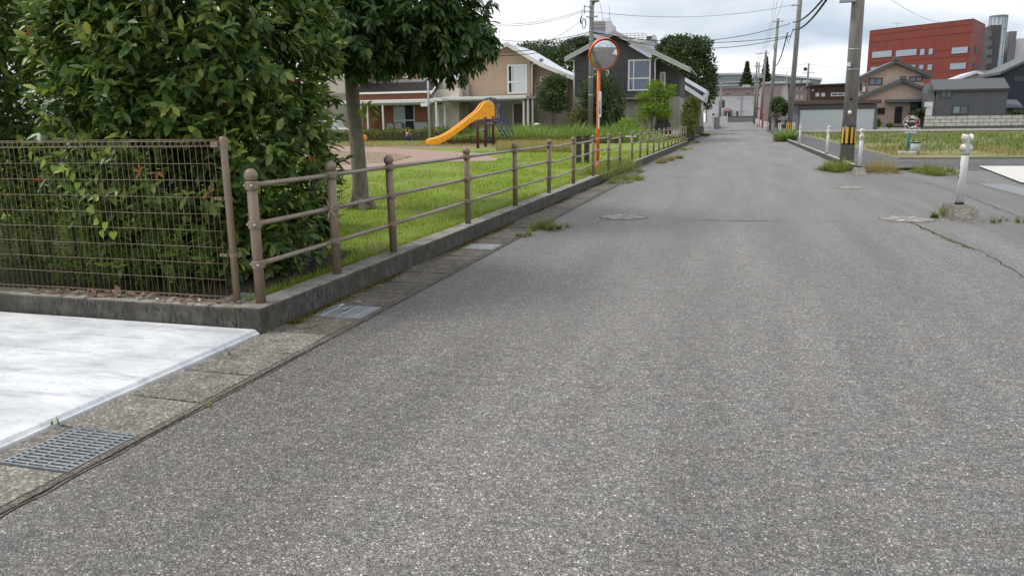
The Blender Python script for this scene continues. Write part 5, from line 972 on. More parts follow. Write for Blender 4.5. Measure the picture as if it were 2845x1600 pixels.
# ================================================================== houses across the park
def dark_house():
    Y = 58; t = thing('dark_house', 'two-storey charcoal house with pale gutters and low gable roof', 'house', tuple(at(1740, 352, Y)[:2]) + (.2,))
    base = at(1740, 356, Y)[2]
    wallpoly('upper_wall', 'dark_siding', t, [(1597, 268), (1597, 172), (1706, 104), (1822, 172), (1822, 268)], Y, 8); wallpoly('lower_wall', 'beige_wall', t, [(1599, 362), (1599, 268.5), (1820, 268.5), (1820, 362)], Y + .12, 7.6)
    wallpoly('side_wing', 'dark_siding', t, [(1822.5, 268), (1822.5, 168), (1888, 200), (1888, 268)], Y + .9, 6); wallpoly('wing_lower_wall', 'beige_wall', t, [(1858, 362), (1858, 268.6), (1887, 268.6), (1887, 362)], Y + .85, 5.5)
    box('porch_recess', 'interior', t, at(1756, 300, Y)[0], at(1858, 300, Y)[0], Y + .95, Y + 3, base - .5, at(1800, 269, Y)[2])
    r = roofslab('roof', 'roof_grey', t, [(1568, 159), (1706, 84), (1850, 155), (1919, 188)], Y - .7, 9.4, .12)
    f = front([(1568, 159.5), (1706, 84.5), (1850, 155.5), (1919, 188.5)], Y - .74); m = MB()
    for a, b in zip(f[:-1], f[1:]):
        m.prism([a, b, (b[0], b[1], b[2] - .34), (a[0], a[1], a[2] - .34)], (0, .035, 0))
    m.build('barge_board', 'fascia', r); m = MB()
    for a, b in zip(f[:-1], f[1:]): m.prism([(a[0], a[1] - .004, a[2] - .15), (b[0], b[1] - .004, b[2] - .15), (b[0], b[1] - .004, b[2] - .18), (a[0], a[1] - .004, a[2] - .18)], (0, .03, 0))
    m.build('barge_groove', 'alu_dark', r)
    for h in (196, 223, 248): x0, x1, z0, z1 = rect(1597, h, 1820, h + .9, Y); box('siding_joint', 'pit_dark', t, x0 + .02, x1 - .02, Y - .004, Y + .01, z0, z1)
    for x in (1630, 1668, 1722, 1736, 1812): x0, x1, z0, z1 = rect(x, 178, x + .7, 266, Y); box('siding_joint', 'pit_dark', t, x0, x1, Y - .003, Y + .01, z0, z1 - (.5 if x in (1630, 1812) else 0))
    window(t, (1745, 166, 1808, 253), Y, pane='glass_blue', fw=.11, mull=(.25,), trans=(.40,)); window(t, (1833, 201, 1849, 254), Y + .9, pane='glass_blue', fw=.1); window(t, (1643, 190, 1655, 214), Y, fw=.08); window(t, (1684, 196, 1692, 212), Y, fw=.06)
    pipe('downpipe', 'white_pipe', t, [(1580, 168), (1594, 170), (1594.5, 182), (1596, 330)], Y - .12, .05); pipe('downpipe', 'white_pipe', t, [(1841, 162), (1823, 164), (1820, 174), (1820, 300)], Y - .12, .05)
    w = window(t, (1757, 279, 1800, 345), Y + .9, 'alu', 'glass', .08, mull=(.62,), name='entrance_door'); pbox('canopy', 'alu_dark', t, (1738, 270, 1800, 276), Y - .6, 1.2)
    m = pbox('garden_wall', 'stone_dark', t, (1818, 341, 1862, 362), Y - 3, .3)
dark_house()
def tan_house():
    Y = 62; t = thing('tan_house', 'two-storey tan stucco house with white sloping roof and porch canopy', 'house', tuple(at(1420, 355, Y)[:2]) + (.2,))
    wallpoly('upper_wall', 'tan_wall', t, [(1303, 268), (1303, 172), (1408, 128), (1474, 168), (1474, 268)], Y, 8); wallpoly('lower_wall', 'taupe_wall', t, [(1300, 372), (1300, 268.5), (1472, 268.5), (1472, 372)], Y + .1, 7.5)
    wallpoly('side_wing', 'tan_wall', t, [(1474.5, 277), (1474.5, 165), (1576, 213), (1576, 277)], Y + 1, 6); wallpoly('wing_lower_wall', 'taupe_wall', t, [(1474.5, 372), (1474.5, 277.5), (1575, 277.5), (1575, 372)], Y + 1.06, 5.8)
    r = roofslab('roof', 'roof_white', t, [(1290, 168), (1408, 117), (1499, 172), (1577, 205), (1596, 213)], Y - .7, 9.2, .14); f = front([(1290, 168.4), (1408, 117.4), (1499, 172.4), (1577, 205.4), (1596, 213.4)], Y - .74); m = MB()
    for a, b in zip(f[:-1], f[1:]): m.prism([a, b, (b[0], b[1], b[2] - .33), (a[0], a[1], a[2] - .33)], (0, .035, 0))
    m.build('barge_board', 'white_frame', r); q = at(1503, 168, Y - .5); MB().box(q[0] - .12, q[0] + .12, q[1] - .1, q[1] + .3, q[2] - .1, q[2] + .12).build('snow_stop', 'alu_dark', r)
    for x in (1340, 1372, 1403, 1438): x0, x1, z0, z1 = rect(x, 180, x + .6, 266, Y); box('wall_joint', 'taupe_wall', t, x0, x1, Y - .004, Y + .01, z0, z1)
    window(t, (1410, 180, 1465, 261), Y, pane='interior', fw=.12, mull=(.24,), trans=(.41,), curtain=.22)
    window(t, (1378, 290, 1388, 327), Y + .1, pane='glass', fw=.08); window(t, (1563, 290, 1570, 336), Y + 1.06, 'alu_dark', 'glass', .06); window(t, (1501, 213, 1514, 226), Y + 1, fw=.08)
    pipe('downpipe', 'white_pipe', t, [(1496, 177), (1480, 178), (1478, 186), (1478, 268)], Y - .1, .06); pipe('downpipe', 'alu', t, [(1488, 188), (1488, 345)], Y + .95, .05); pipe('downpipe', 'white_pipe', t, [(1304, 235), (1304, 290)], Y - .1, .05)
    rc = pbox('entrance_recess', 'taupe_wall', t, (1410, 283, 1456, 372), Y + .09, .2, .02); d = pbox('entrance_door', 'dark_door', t, (1427, 289, 1452, 360), Y + .05, .1); pbox('door_frame', 'white_frame', t, (1424.6, 289, 1426.8, 360), Y + .03, .1)
    c = thing('porch_canopy', 'flat white edged canopy on white posts over the tan house entrance', 'canopy', tuple(at(1360, 355, Y - 3)[:2]) + (.2,)); x0, x1, z0, z1 = rect(1228, 268, 1462, 277, Y - 3)
    MB().box(x0, x1, Y - 3, Y - .3, z0, z1).build('roof_deck', 'white_frame', c, bevel=.03); box('underside', 'alu_dark', c, x0 + .2, x1 - .2, Y - 2.9, Y - .4, z0 - .12, z0 - .002); box('gutter', 'alu_dark', c, x1 + .01, x1 + .75, Y - 2.9, Y - .4, z0 - .02, z1 - .05)
    for px in (1236, 1455, 1467, 1480, 1216): xx = at(px, 320, Y - 2.7)[0]; box('post', 'white_frame' if px != 1480 else 'alu', c, xx - .07, xx + .07, Y - 2.75, Y - 2.61, .15, z0 - .001)
tan_house()
def brick_house():
    Y = 60; t = thing('brick_house', 'cream and red brick house with dark tiled lean-to roof', 'house', tuple(at(1120, 360, Y)[:2]) + (.2,))
    wallpoly('upper_wall', 'cream_wall', t, [(900, 300), (900, 60), (1272, 60), (1272, 300)], Y + 1.6, 7); wallpoly('upper_roof', 'tile_roof', t, [(880, 62), (930, 20), (1240, 20), (1292, 62)], Y + 1.0, 8)
    wallpoly('brick_wall', 'brick_wall', t, [(985, 372), (985, 256), (1190, 256), (1190, 372)], Y, 1.58); wallpoly('grey_wing', 'taupe_wall', t, [(880, 372), (880, 262), (984.5, 258), (984.5, 372)], Y + .6, .95); wallpoly('service_wing', 'taupe_wall', t, [(1275.5, 372), (1275.5, 236), (1302, 234), (1302, 372)], Y + 1.4, 1.5); window(t, (1277, 238, 1284, 266), Y + 1.4, 'alu_dark', 'glass', .06); wallpoly('cream_wing', 'cream_wall', t, [(1190.5, 372), (1190.5, 252), (1275, 245), (1275, 372)], Y + .5, 1.0)
    # lean-to roof laid with single tiles
    x0, x1, z0, z1 = rect(985, 229, 1203, 255, Y - .3); nr, nc = 5, 26; dz = (z1 - z0) / nr; dy = 1.7 / nr; r = MB().prism([(x0, Y - .45, z0 - .02), (x1, Y - .45, z0 - .02), (x1, Y + 1.58, z1 + .1), (x0, Y + 1.58, z1 + .1)], (0, 0, -.1)).build('lean_to_roof', 'tile_roof', t); tl = None; w = (x1 - x0) / nc; 
    o0 = Vector(list(t['_o']))
    for i in range(nr):
        for j in range(nc):
            if tl is None:
                m = MB(); pr = [(0, .05), (w * .25, .10), (w * .5, .05), (w * .8, .03), (w, .05)]; ln = math.hypot(dy, dz) * 1.1; m.add([(a, 0, h) for a, h in pr] + [(a, ln, h) for a, h in pr] + [(a, 0, h - .035) for a, h in pr], [(k, k + 1, 6 + k, 5 + k) for k in range(4)] + [(10 + k, 11 + k, 1 + k, k) for k in range(4)]); tl = m.build('roof_tile', 'tile_roof', None, fix=False); o = tl; o.parent = r
            else: o = link('roof_tile', tl.data, None, r)
            o.location = Vector((x0 + w * j, Y - .5 + dy * i, z0 - .0 + dz * i * 1.04)) - o0; o.rotation_euler = (math.atan2(dz, dy) - .08, 0, 0)
    for j in range(nc): q = (x0 + w * (j + .5), Y + 1.3, z1 + .02); MB().lathe([(w * .42, -.1), (w * .42, .1)], q, 8, 'y').build('ridge_tile', 'tile_ridge', r)
    gx0, gx1, g0, g1 = rect(985, 255.5, 1204, 260.5, Y - .5); MB().box(gx0, gx1, Y - .62, Y - .46, g0, g1).build('gutter', 'white_pipe', t, bevel=.02); hp = front([(1192, 260), (1218, 224), (1226, 222), (1224, 230), (1198, 262)], Y - .55); MB().prism(hp, (0, .5, 0)).build('hip_end', 'tile_roof', t)
    pipe('hip_trim', 'white_pipe', t, [(1196, 262), (1214, 236), (1220, 222)], Y - .6, .06)
    for (a, b, c, d), wn in (((1092, 148, 1161, 219), (1111, 150, 1142, 217)), ((989, 148, 1066, 219), None), ((1240, 168, 1274, 232), (1262, 175, 1280, 222))):
        x0, x1, z0, z1 = rect(a, b, c, d, Y + 1.5); box('brick_panel', 'brick_wall', t, x0, x1, Y + 1.5, Y + 1.7, z0, z1)
        if wn: window(t, wn, Y + 1.49, pane='glass_green', fw=.14, trans=(.9,))
    window(t, (1095, 291, 1153, 364), Y - .02, 'alu', 'interior', .09, mull=(.52,), trans=(.4,), name='sliding_door'); pbox('shutter_leaf', 'glass_green', t, (1097, 294, 1124, 360), Y - .05, .02)
    for a, b in ((1034, 1040), (1041, 1046), (1047, 1051), (1052, 1056), (1057, 1061)): pbox('door_plank', 'wood_door', t, (a, 294, b - .6, 362), Y - .05, .04)
    c = thing('pergola', 'long white edged patio canopy in front of the brick wall', 'canopy', tuple(at(1100, 360, Y - 2.4)[:2]) + (.2,)); x0, x1, z0, z1 = rect(940, 278, 1204, 288, Y - 2.4); MB().box(x0, x1, Y - 2.4, Y - .1, z0, z1).build('roof_deck', 'white_frame', c, bevel=.05); box('beam', 'alu_dark', c, x0 + .1, x1 - .1, Y - 2.3, Y - .15, z0 - .14, z0 - .001)
    for px in (1003, 1021, 1064, 1212): xx = at(px, 320, Y - 2.3)[0]; box('post', 'white_frame', c, xx - .06, xx + .06, Y - 2.35, Y - 2.23, .15, z0 - (.141 if px < 1200 else -.05))
    x0, x1, z0, z1 = rect(1205, 272, 1230, 281, Y - 2.0); MB().box(x0, x1, Y - 2.1, Y - .5, z0, z1).build('link_deck', 'white_frame', c)
    for i, (r, lab) in enumerate((((1076, 340, 1096, 368), 'grey covered chair on the patio next to the wooden door'), ((1099, 340, 1118, 370), 'grey covered chair standing before the sliding door'), ((1153, 337, 1190, 372), 'wide grey covered bench against the brick wall'))):
        x0, x1, z0, z1 = rect(*r, Y - 1.0); xm, w2 = (x0 + x1) / 2, (x1 - x0) / 2; q = thing('covered_furniture', lab, 'covered furniture', (xm, Y - 1, z0)); m = MB(); n = 12; zm = z0 - .3
        prof = [(xm - w2 + 2 * w2 * k / n, z1 - (.12 * abs(math.cos(k * .9)) if 0 < k < n else .3) - random.uniform(0, .04)) for k in range(n + 1)]; m.prism([(x0 - .05, Y - 1.2, zm), (x1 + .05, Y - 1.2, zm)] + [(a, Y - 1.2, b) for a, b in prof[::-1]], (0, .6, 0)); m.build('cover', 'tarp', q, bevel=.04)
    ac = pbox('ac', 'white_frame', None, (1208, 345, 1228, 376), Y - .2, .4); ac.name = 'air_conditioner'; tag(ac, 'white outdoor air conditioner unit beside the slide and brick house', 'air conditioner')
    fr = rect(1211, 349, 1225, 370, Y - .22); MB().lathe([(.22, 0), (.2, .02)], ((fr[0] + fr[1]) / 2, Y - .2, (fr[2] + fr[3]) / 2), 14, 'y').build('fan_grille', 'alu_dark', ac)
brick_house()
def park_lamp():
    Y = 54.5; X = at(1194, 374, Y)[0]; t = thing('speaker_pole', 'grey steel pole with small white loudspeakers in front of the brick house', 'pole', (X, Y, .24)); MB().cyl((X, Y, .2), (X, Y, at(1192, 203, Y)[2]), .11, .07, n=12).build('shaft', 'transformer_grey', t, smooth=True); z = at(1190, 292, Y)[2]
    for dx in (-.35, -.08): MB().lathe([(.05, 0), (.07, .1), (.14, .3)], (X + dx, Y - .1, z), 10, 'y').build('loudspeaker', 'white_paint', t, smooth=True)
    MB().box(X - .4, X + .1, Y - .05, Y + .0, z + .1, z + .2).build('bracket', 'grey_cast', t)
park_lamp()
def white_roof_house():
    Y = 80; t = thing('white_roof_house', 'small tan house with glaring white metal roof beside the lane', 'house', tuple(at(1915, 345, Y)[:2]) + (gz(Y),)); wallpoly('wall', 'taupe_wall', t, [(1870, 352), (1870, 246), (1900, 244), (1945, 272), (1945, 352)], Y, 8); r = roofslab('roof', 'roof_white', t, [(1865, 258), (1900, 234), (1956, 270)], Y - .8, 8, .45)
    roofslab('upper_roof', 'roof_white', t, [(1868, 238), (1904, 216), (1963, 250)], Y + 1.5, 7, .4); wallpoly('upper_wall', 'dark_siding', t, [(1872, 250), (1904, 226), (1950, 256), (1950, 262), (1900, 240), (1872, 260)], Y + 1.6, 5); window(t, (1892, 267, 1905, 290), Y, 'alu_dark', 'glass', .1); pipe('downpipe', 'white_pipe', t, [(1950, 274), (1950, 325)], Y + .2, .08)
    pbox('air_conditioner_bracket', 'alu', t, (1954, 262, 1966, 281), Y + 1, .8)
white_roof_house()
def lane_walls():
    t = thing('garden_wall', 'dark stacked stone garden wall beside the lane', 'wall', (-4.2, 70, gz(70))); 
    for i in range(5):
        for j in range(7): y = 66 + j * 3 + (1.5 if i % 2 else 0); MB().box(-4.35, -3.75 + random.uniform(-.03, .03), y + .04, y + 2.96, gz(y) + .34 * i, gz(y) + .34 * i + .32).build('stone', 'stone_dark', t, fix=False)
    t = thing('planter_block', 'dark stone planter at the end of the second railing', 'planter', (-3.6, 58, gz(58))); MB().box(-4.2, -3.1, 60, 60.6, 0, .85).build('body', 'stone_dark', t, bevel=.02); MB().box(-4.22, -3.08, 59.98, 60.62, .852, .9).build('cap_stone', 'stone_dark', t, bevel=.01)
    t = thing('sign_frame', 'thin white pole standing by the planter', 'pole', (-4.0, 59, 0)); MB().box(-4.03, -3.97, 58.97, 59.03, 0, 1.1).box(-4.03, -3.5, 58.975, 59.025, 1.1, 1.14).build('frame', 'white_paint', t)
    t = thing('concrete_wall', 'grey concrete wall closing the end of the lane', 'wall', (0, 194, gz(192))); x0, x1, z0, z1 = rect(2013, 324.5, 2096, 343, 194); box('panel', 'grey_conc', t, x0, x1, 194, 194.4, z0 - .5, z1); box('coping', 'stone_dark', t, x0 - .1, x1 + .1, 193.95, 194.45, z1 + .002, z1 + .12)
    t = thing('concrete_wall', 'grey concrete wall section behind the white hoarding', 'wall', (-5, 115, gz(115))); x0, x1, z0, z1 = rect(1982, 326, 1998, 352, 115); box('panel', 'grey_conc', t, x0, x1, 115, 127, z0 - .5, z1)
    t = thing('hoarding', 'white hoarding sheet beside the lane before the stop sign', 'hoarding', (-4, 118, gz(118))); x0, x1, z0, z1 = rect(1998, 326, 2014, 348, 118); MB().prism([(x0, 118, z0 - .1), (x1, 128, z0 + .3), (x1, 128, z1 + .2), (x0, 118, z1)], (.06, 0, 0)).build('sheet', 'white_paint', t)
    for px, Y in ((1981, 100),): X = at(px, 345, Y)[0]; t = thing('white_stake', 'white post in front of the grey wall section', 'post', (X, Y, gz(Y))); MB().lathe([(.09, 0), (.09, 1.6), (.05, 1.66)], (X, Y, gz(Y)), 10).build('shaft', 'white_paint', t)
lane_walls()
# ================================================================== buildings up the lane and beyond the lot
def works():
    Y = 204; t = thing('works_building', 'white two-storey works building behind the end wall', 'building', tuple(at(2035, 340, Y)[:2]) + (1.1,)); wallpoly('wall', 'white_build', t, [(1965, 345), (1965, 266), (2117, 266), (2117, 345)], Y, 10)
    pbox('roof_edge', 'grey_conc', t, (1962, 263.5, 2118, 266), Y - .2, 10.5)
    for r in ((1977, 270, 1983, 276), (2048, 271, 2055, 276), (2062, 271, 2068, 276), (2070, 271, 2076, 276), (2078, 271, 2084, 276), (2060, 307, 2066, 312), (2068, 307, 2074, 312), (2076, 307, 2082, 312), (1978, 314, 1986, 323), (2088, 277, 2092, 291), (2097, 278, 2101, 290), (2104, 280, 2108, 294), (2097, 312, 2101, 322)): window(t, r, Y, 'white_frame', 'dark_window', .1)
    for r in ((2005, 278, 2014, 300), (2045, 309, 2052, 324)): window(t, r, Y, 'grey_conc', 'dark_window', .15, name='door')
    pbox('entrance_porch', 'grey_conc', t, (2010, 306, 2034, 325), Y - 1, .98); pbox('entrance_glass', 'dark_window', t, (2014, 311, 2030, 325), Y - 1.05, .04)
    for r in ((1997, 280, 2000, 325), (2059, 266, 2060.5, 325)): pbox('pilaster', 'grey_conc', t, r, Y - .2, .19)
    Y = 222; t = thing('pink_terrace', 'long low pink building with flat roof behind the works building', 'building', tuple(at(2035, 300, Y)[:2]) + (1.1,)); wallpoly('wall', 'pink_apartment', t, [(1960, 345), (1960, 243), (2110, 243), (2110, 345)], Y, 10); pbox('roof_edge', 'grey_conc', t, (1958, 243, 2112, 247), Y - .5, 10.9)
    for r in ((1986, 252, 1991, 262), (2001, 252, 2006, 257), (2009, 252, 2011, 257), (2012, 252, 2014, 257), (2016, 258, 2031, 263), (2031, 252, 2033, 257), (2035, 252, 2037, 257), (2040, 252, 2045, 257), (2054, 252, 2058, 257), (2062, 252, 2064, 258), (2066, 252, 2068, 258), (2070, 258, 2084, 263), (2088, 250, 2093, 258)): window(t, r, Y, 'pink_apartment', 'dark_window', .12)
    for i, x in enumerate((2063, 2071, 2078)): b = pbox('rooftop_unit', 'white_build', t, (x, 236.5, x + 6, 243), Y + 2, 2)
    Y = 150; t = thing('pink_block', 'pink apartment block with pale stair bay behind the poles', 'building', tuple(at(2150, 340, Y)[:2]) + (.8,)); wallpoly('wall', 'pink_apartment', t, [(2116, 345), (2116, 236), (2169, 233), (2169, 345)], Y, 12); wallpoly('stair_bay', 'white_build', t, [(2169.2, 345), (2169.2, 235), (2189, 235), (2189, 345)], Y + .4, 10); wallpoly('rear_wall', 'pink_apartment', t, [(2189.2, 345), (2189.2, 235), (2258, 236), (2258, 345)], Y + 1.2, 9); pbox('roof_edge', 'grey_conc', t, (2112, 231, 2262, 234.5), Y - .3, 13)
    for r in ((2171, 240, 2178, 258),): window(t, r, Y + .4, 'white_frame', 'dark_window', .15)
    for x in (2198, 2212, 2224, 2240):
        for y in (241, 264): window(t, (x, y, x + 6, y + 12), Y + 1.2, 'white_build', 'dark_window', .18)
    for x in (2214, 2232, 2241): pbox('rooftop_unit', 'white_build', t, (x, 224, x + 9, 231), Y + 3, 2)
    MB().box(*[at(2150, 228, Y)[0] + d for d in (-2, 2.2)], Y + 2, Y + 2.1, at(2150, 228, Y)[2] - .2, at(2150, 228, Y)[2] + .1).build('antenna_bar', 'white_build', t, fix=False)
    # long glazed hall
    Y = 320; t = thing('glazed_hall', 'vast hall with curved pale roof and green glazing far behind', 'building', tuple(at(2130, 300, Y)[:2]) + (1,)); top = [(1960, 207), (1990, 204.5), (2060, 204), (2145, 206), (2210, 212), (2285, 219)]; bot = [(2273, 250), (1960, 250)]
    MB().prism(front(top + bot, Y), (0, 40, 0)).build('glazing', 'glass_green', t); roofslab('roof', 'roof_white', t, [(x, y - 1.5) for x, y in top], Y - 2, 45, .7)
    for x in range(1990, 2275, 9): x0, x1, z0, z1 = rect(x, 209 + (max(0, x - 2145) * .09), x + .9, 232, Y - .2); box('mullion', 'alu', t, x0, x1, Y - .25, Y - .01, z0, z1)
    for y in (227, 236): pbox('ledge', 'white_build', t, (1960, y, 2150, y + 2.2), Y - 1.2, 1.1)
works()
def hospital():
    Y = 130; t = thing('white_tower', 'white institutional rooftop tower rising behind the dark house', 'building', tuple(at(1665, 300, Y)[:2]) + (.5,)); wallpoly('tower', 'lavender', t, [(1640, 330), (1640, 80), (1690, 80), (1690, 330)], Y, 8); wallpoly('head', 'white_build', t, [(1640, 80), (1644, 58), (1688, 58), (1690, 80)], Y - .6, 9)
    MB().prism(front([(1682, 100), (1682, 62), (1688, 57), (1696, 58), (1699, 100)], Y - .8), (0, 2, 0)).build('corner_fin', 'white_build', t)
    for y in (62, 68, 75): pbox('louvre', 'grey_conc', t, (1648, y, 1684, y + 2.5), Y - .75, .1)
    MB().cyl(tuple(at(1694, 58, Y)), tuple(at(1693, 14, Y)), .08, .03, n=6).build('mast', 'alu', t); q = at(1686, 54, Y); MB().box(q[0] - .8, q[0] + .6, q[1], q[1] + .1, q[2], q[2] + .08).build('aerial', 'alu', t)
    Y = 124; t = thing('roof_terrace', 'grey flat rooftop with railings behind the dark house ridge', 'building', tuple(at(1760, 300, Y)[:2]) + (.5,)); wallpoly('wall', 'lavender', t, [(1706, 330), (1706, 118), (1818, 118), (1818, 330)], Y, 10); m = pbox('parapet', 'white_build', t, (1704, 113, 1820, 119), Y - .2, 10.4)
    for x in range(1730, 1797, 11): a, b = at(x, 113, Y), at(x, 93, Y); MB().cyl(tuple(a), tuple(b), .06, n=6).build('railing_post', 'white_build', t)
    for y in (93, 99, 105): a, b = at(1728, y + 1, Y), at(1796, y, Y); MB().cyl(tuple(a), tuple(b), .05, n=6).build('railing_rail', 'white_build', t)
    pbox('tank', 'dark_siding', t, (1796, 101, 1814, 113), Y + .5, 2); MB().prism(front([(1810, 113), (1812, 98), (1819, 97), (1825, 113)], Y - .2), (0, 2, 0)).build('duct', 'white_build', t)
    Y = 150; t = thing('far_rooftop', 'distant flat rooftop with thin antennas behind the tan house trees', 'building', tuple(at(1490, 300, Y)[:2]) + (.5,)); wallpoly('wall', 'white_build', t, [(1466, 330), (1466, 132), (1500, 131), (1500, 330)], Y, 8)
    pbox('parapet', 'grey_conc', t, (1464, 129, 1502, 132), Y - .2, 8.5)
    for x, y in ((1470, 115), (1488, 112), (1504, 120), (1387, 80)): MB().cyl(tuple(at(x, 131, Y)), tuple(at(x, y, Y)), .06, n=6).build('antenna', 'alu', t)
hospital()
def red_building():
    # the red block is turned a little: its corner points at the lane
    Yl, Yc = 158.0, 146.0; a, c = at(2417, 82, Yl), at(2704, 63, Yc); zt = (a[2] + c[2]) / 2; A = Vector((a[0], Yl, 0)); C = Vector((c[0], Yc, 0)); e = at(2738, 70, 156); E = Vector((e[0], 156, 0)); t = thing('red_office_block', 'large red tiled office block with ribbon windows and dark flank', 'building', tuple(C.xy) + (.5,)); u = (C - A).normalized(); n = Vector((u.y, -u.x, 0))
    B = E + (A - C); MB().prism([(A.x, A.y, 0), (C.x, C.y, 0), (E.x, E.y, 0), (B.x, B.y, 0)], (0, 0, zt)).build('wall', 'red_tile', t); MB().prism([(A.x, A.y, zt + .002), (C.x, C.y, zt + .002), (E.x, E.y, zt + .002), (B.x, B.y, zt + .002)], (0, 0, .18)).build('parapet_cap', 'red_joint', t)
    def onface(x, y, O, d):  # intersect pixel ray with the vertical face through O along d
        r = ray(x, y); m = Vector((d.y, -d.x, 0)); k = (O - Vector((0, 0, CAMH))).dot(m) / Vector(r).dot(m); return Vector(CAM) + Vector(r) * k
    def face_box(name, mat, par, x0, y0, x1, y1, O, d, proud, back=.3):
        xm, ym = (x0 + x1) / 2, (y0 + y1) / 2; p0, p1, q0, q1 = onface(x0, ym, O, d), onface(x1, ym, O, d), onface(xm, y1, O, d).z, onface(xm, y0, O, d).z; nn = Vector((d.y, -d.x, 0)).normalized(); 
        if nn.dot(Vector((0, 0, 0)) - O) < 0: nn = -nn
        P = [Vector((p.x, p.y, z)) + nn * proud for p, z in ((p0, q0), (p1, q0), (p1, q1), (p0, q1))]; return MB().prism(P, tuple(-nn * (back + proud))).build(name, mat, par)
    for y0, y1 in ((100, 92), (120, 112), (160, 150), (178, 172)):
        p, q = onface(2417, y0, A, u), onface(2704, y1 - 8, A, u); z = p.z; MB().prism([tuple(Vector((p.x, p.y, z)) + n * .02), tuple(Vector((C.x, C.y, z)) + n * .02), tuple(Vector((C.x, C.y, z + .12)) + n * .02), tuple(Vector((p.x, p.y, z + .12)) + n * .02)], tuple(-n * .1)).build('joint_band', 'red_joint', t)
    for r in ((2424, 143, 2478, 160), (2490, 139, 2547, 156), (2557, 137, 2569, 154), (2581, 136, 2592, 152), (2645, 132, 2689, 149), (2640, 176, 2684, 193), (2578, 180, 2590, 196), (2554, 181, 2566, 193), (2532, 181, 2544, 193), (2420, 187, 2438, 200)):
        w = face_box('window', 'red_joint', t, r[0] - 1.2, r[1] - 1.2, r[2] + 1.2, r[3] + 1.2, A, u, .05, .1); face_box('pane', 'glass_silver', w, *r, A, u, .08, .05)
    v = (E - C).normalized()
    for r in ((2703 + .5, 131, 2714, 150), (2699, 176, 2711, 193)):
        w = face_box('window', 'red_joint', t, r[0] + 4, r[1], r[2] + 4, r[3], C, v, .05, .1); face_box('pane', 'dark_window', w, r[0] + 5, r[1] + 1, r[2] + 3, r[3] - 1, C, v, .08, .05)
    Y = 160; x0, x1, z0, z1 = rect(2738, 71, 2768, 330, Y); box('dark_flank', 'dark_siding', t, x0, x1, Y, Y + 8, 0, z1)
    for y in (95, 120, 146, 170): pbox('flank_window', 'glass', t, (2741, y - 8, 2756, y + 8), Y - .05, .04)
    ae = at(2492, 66, 157); MB().cyl((ae[0], ae[1], zt), (ae[0], ae[1], zt + 1.4), .05, n=6).box(ae[0] - .7, ae[0] + .9, ae[1] - .03, ae[1] + .03, zt + 1.0, zt + 1.06).build('aerial', 'alu', t)
    Y = 162; c = at(2782, 45, Y); r = 25.5 / F * (c[1] * math.cos(YAW)) * 1.02; r = (at(2808, 100, Y)[0] - at(2757, 100, Y)[0]) / 2; t2 = thing('glass_cylinder', 'tall cylindrical glass stair tower beside the red office block', 'tower', (c[0], Y, .5)); MB().lathe([(r, 0), (r, c[2] - .3), (r * .98, c[2] - .3)], (c[0], Y + r, .3), 28).build('glazing', 'glass_silver', t2, smooth=True); MB().lathe([(r * 1.02, 0), (r * 1.02, .25)], (c[0], Y + r, c[2] - .05), 28).build('roof_ring', 'grey_conc', t2)
    for i in range(14): 
        a = 2 * math.pi * i / 14
        if math.sin(a) < .3: MB().box(-.04, .04, -.04, .04, .3, c[2] - .06).build('mullion', 'alu_dark', t2, fix=False).location = Vector((c[0] + r * 1.005 * math.cos(a), Y + r + r * 1.005 * math.sin(a), 0)) - Vector(list(t2['_o'])) + Vector(list(t2['_o']))
    for k in range(7): MB().lathe([(r * 1.008, 0), (r * 1.008, .08)], (c[0], Y + r, 2.5 + k * 2.4), 28).build('transom', 'alu_dark', t2)
    t3 = thing('grey_annex', 'bare grey concrete annex behind the glass stair tower', 'building', tuple(at(2830, 300, 166)[:2]) + (.5,)); x0, x1, z0, z1 = rect(2792, 88, 2811, 330, 165); box('stair_slab', 'grey_conc', t3, x0, x1, 165, 170, 0, z1); x0, x1, z0, z1 = rect(2811.4, 106, 2930, 330, 168); box('wall', 'white_build', t3, x0, x1, 168, 178, 0, z1)
    for k in range(12): q = x0 + (x1 - x0) * k / 11; MB().cyl((q, 168.3, z1), (q, 168.3, z1 + .7), .04, n=5).build('roof_rail_post', 'alu', t3)
red_building()
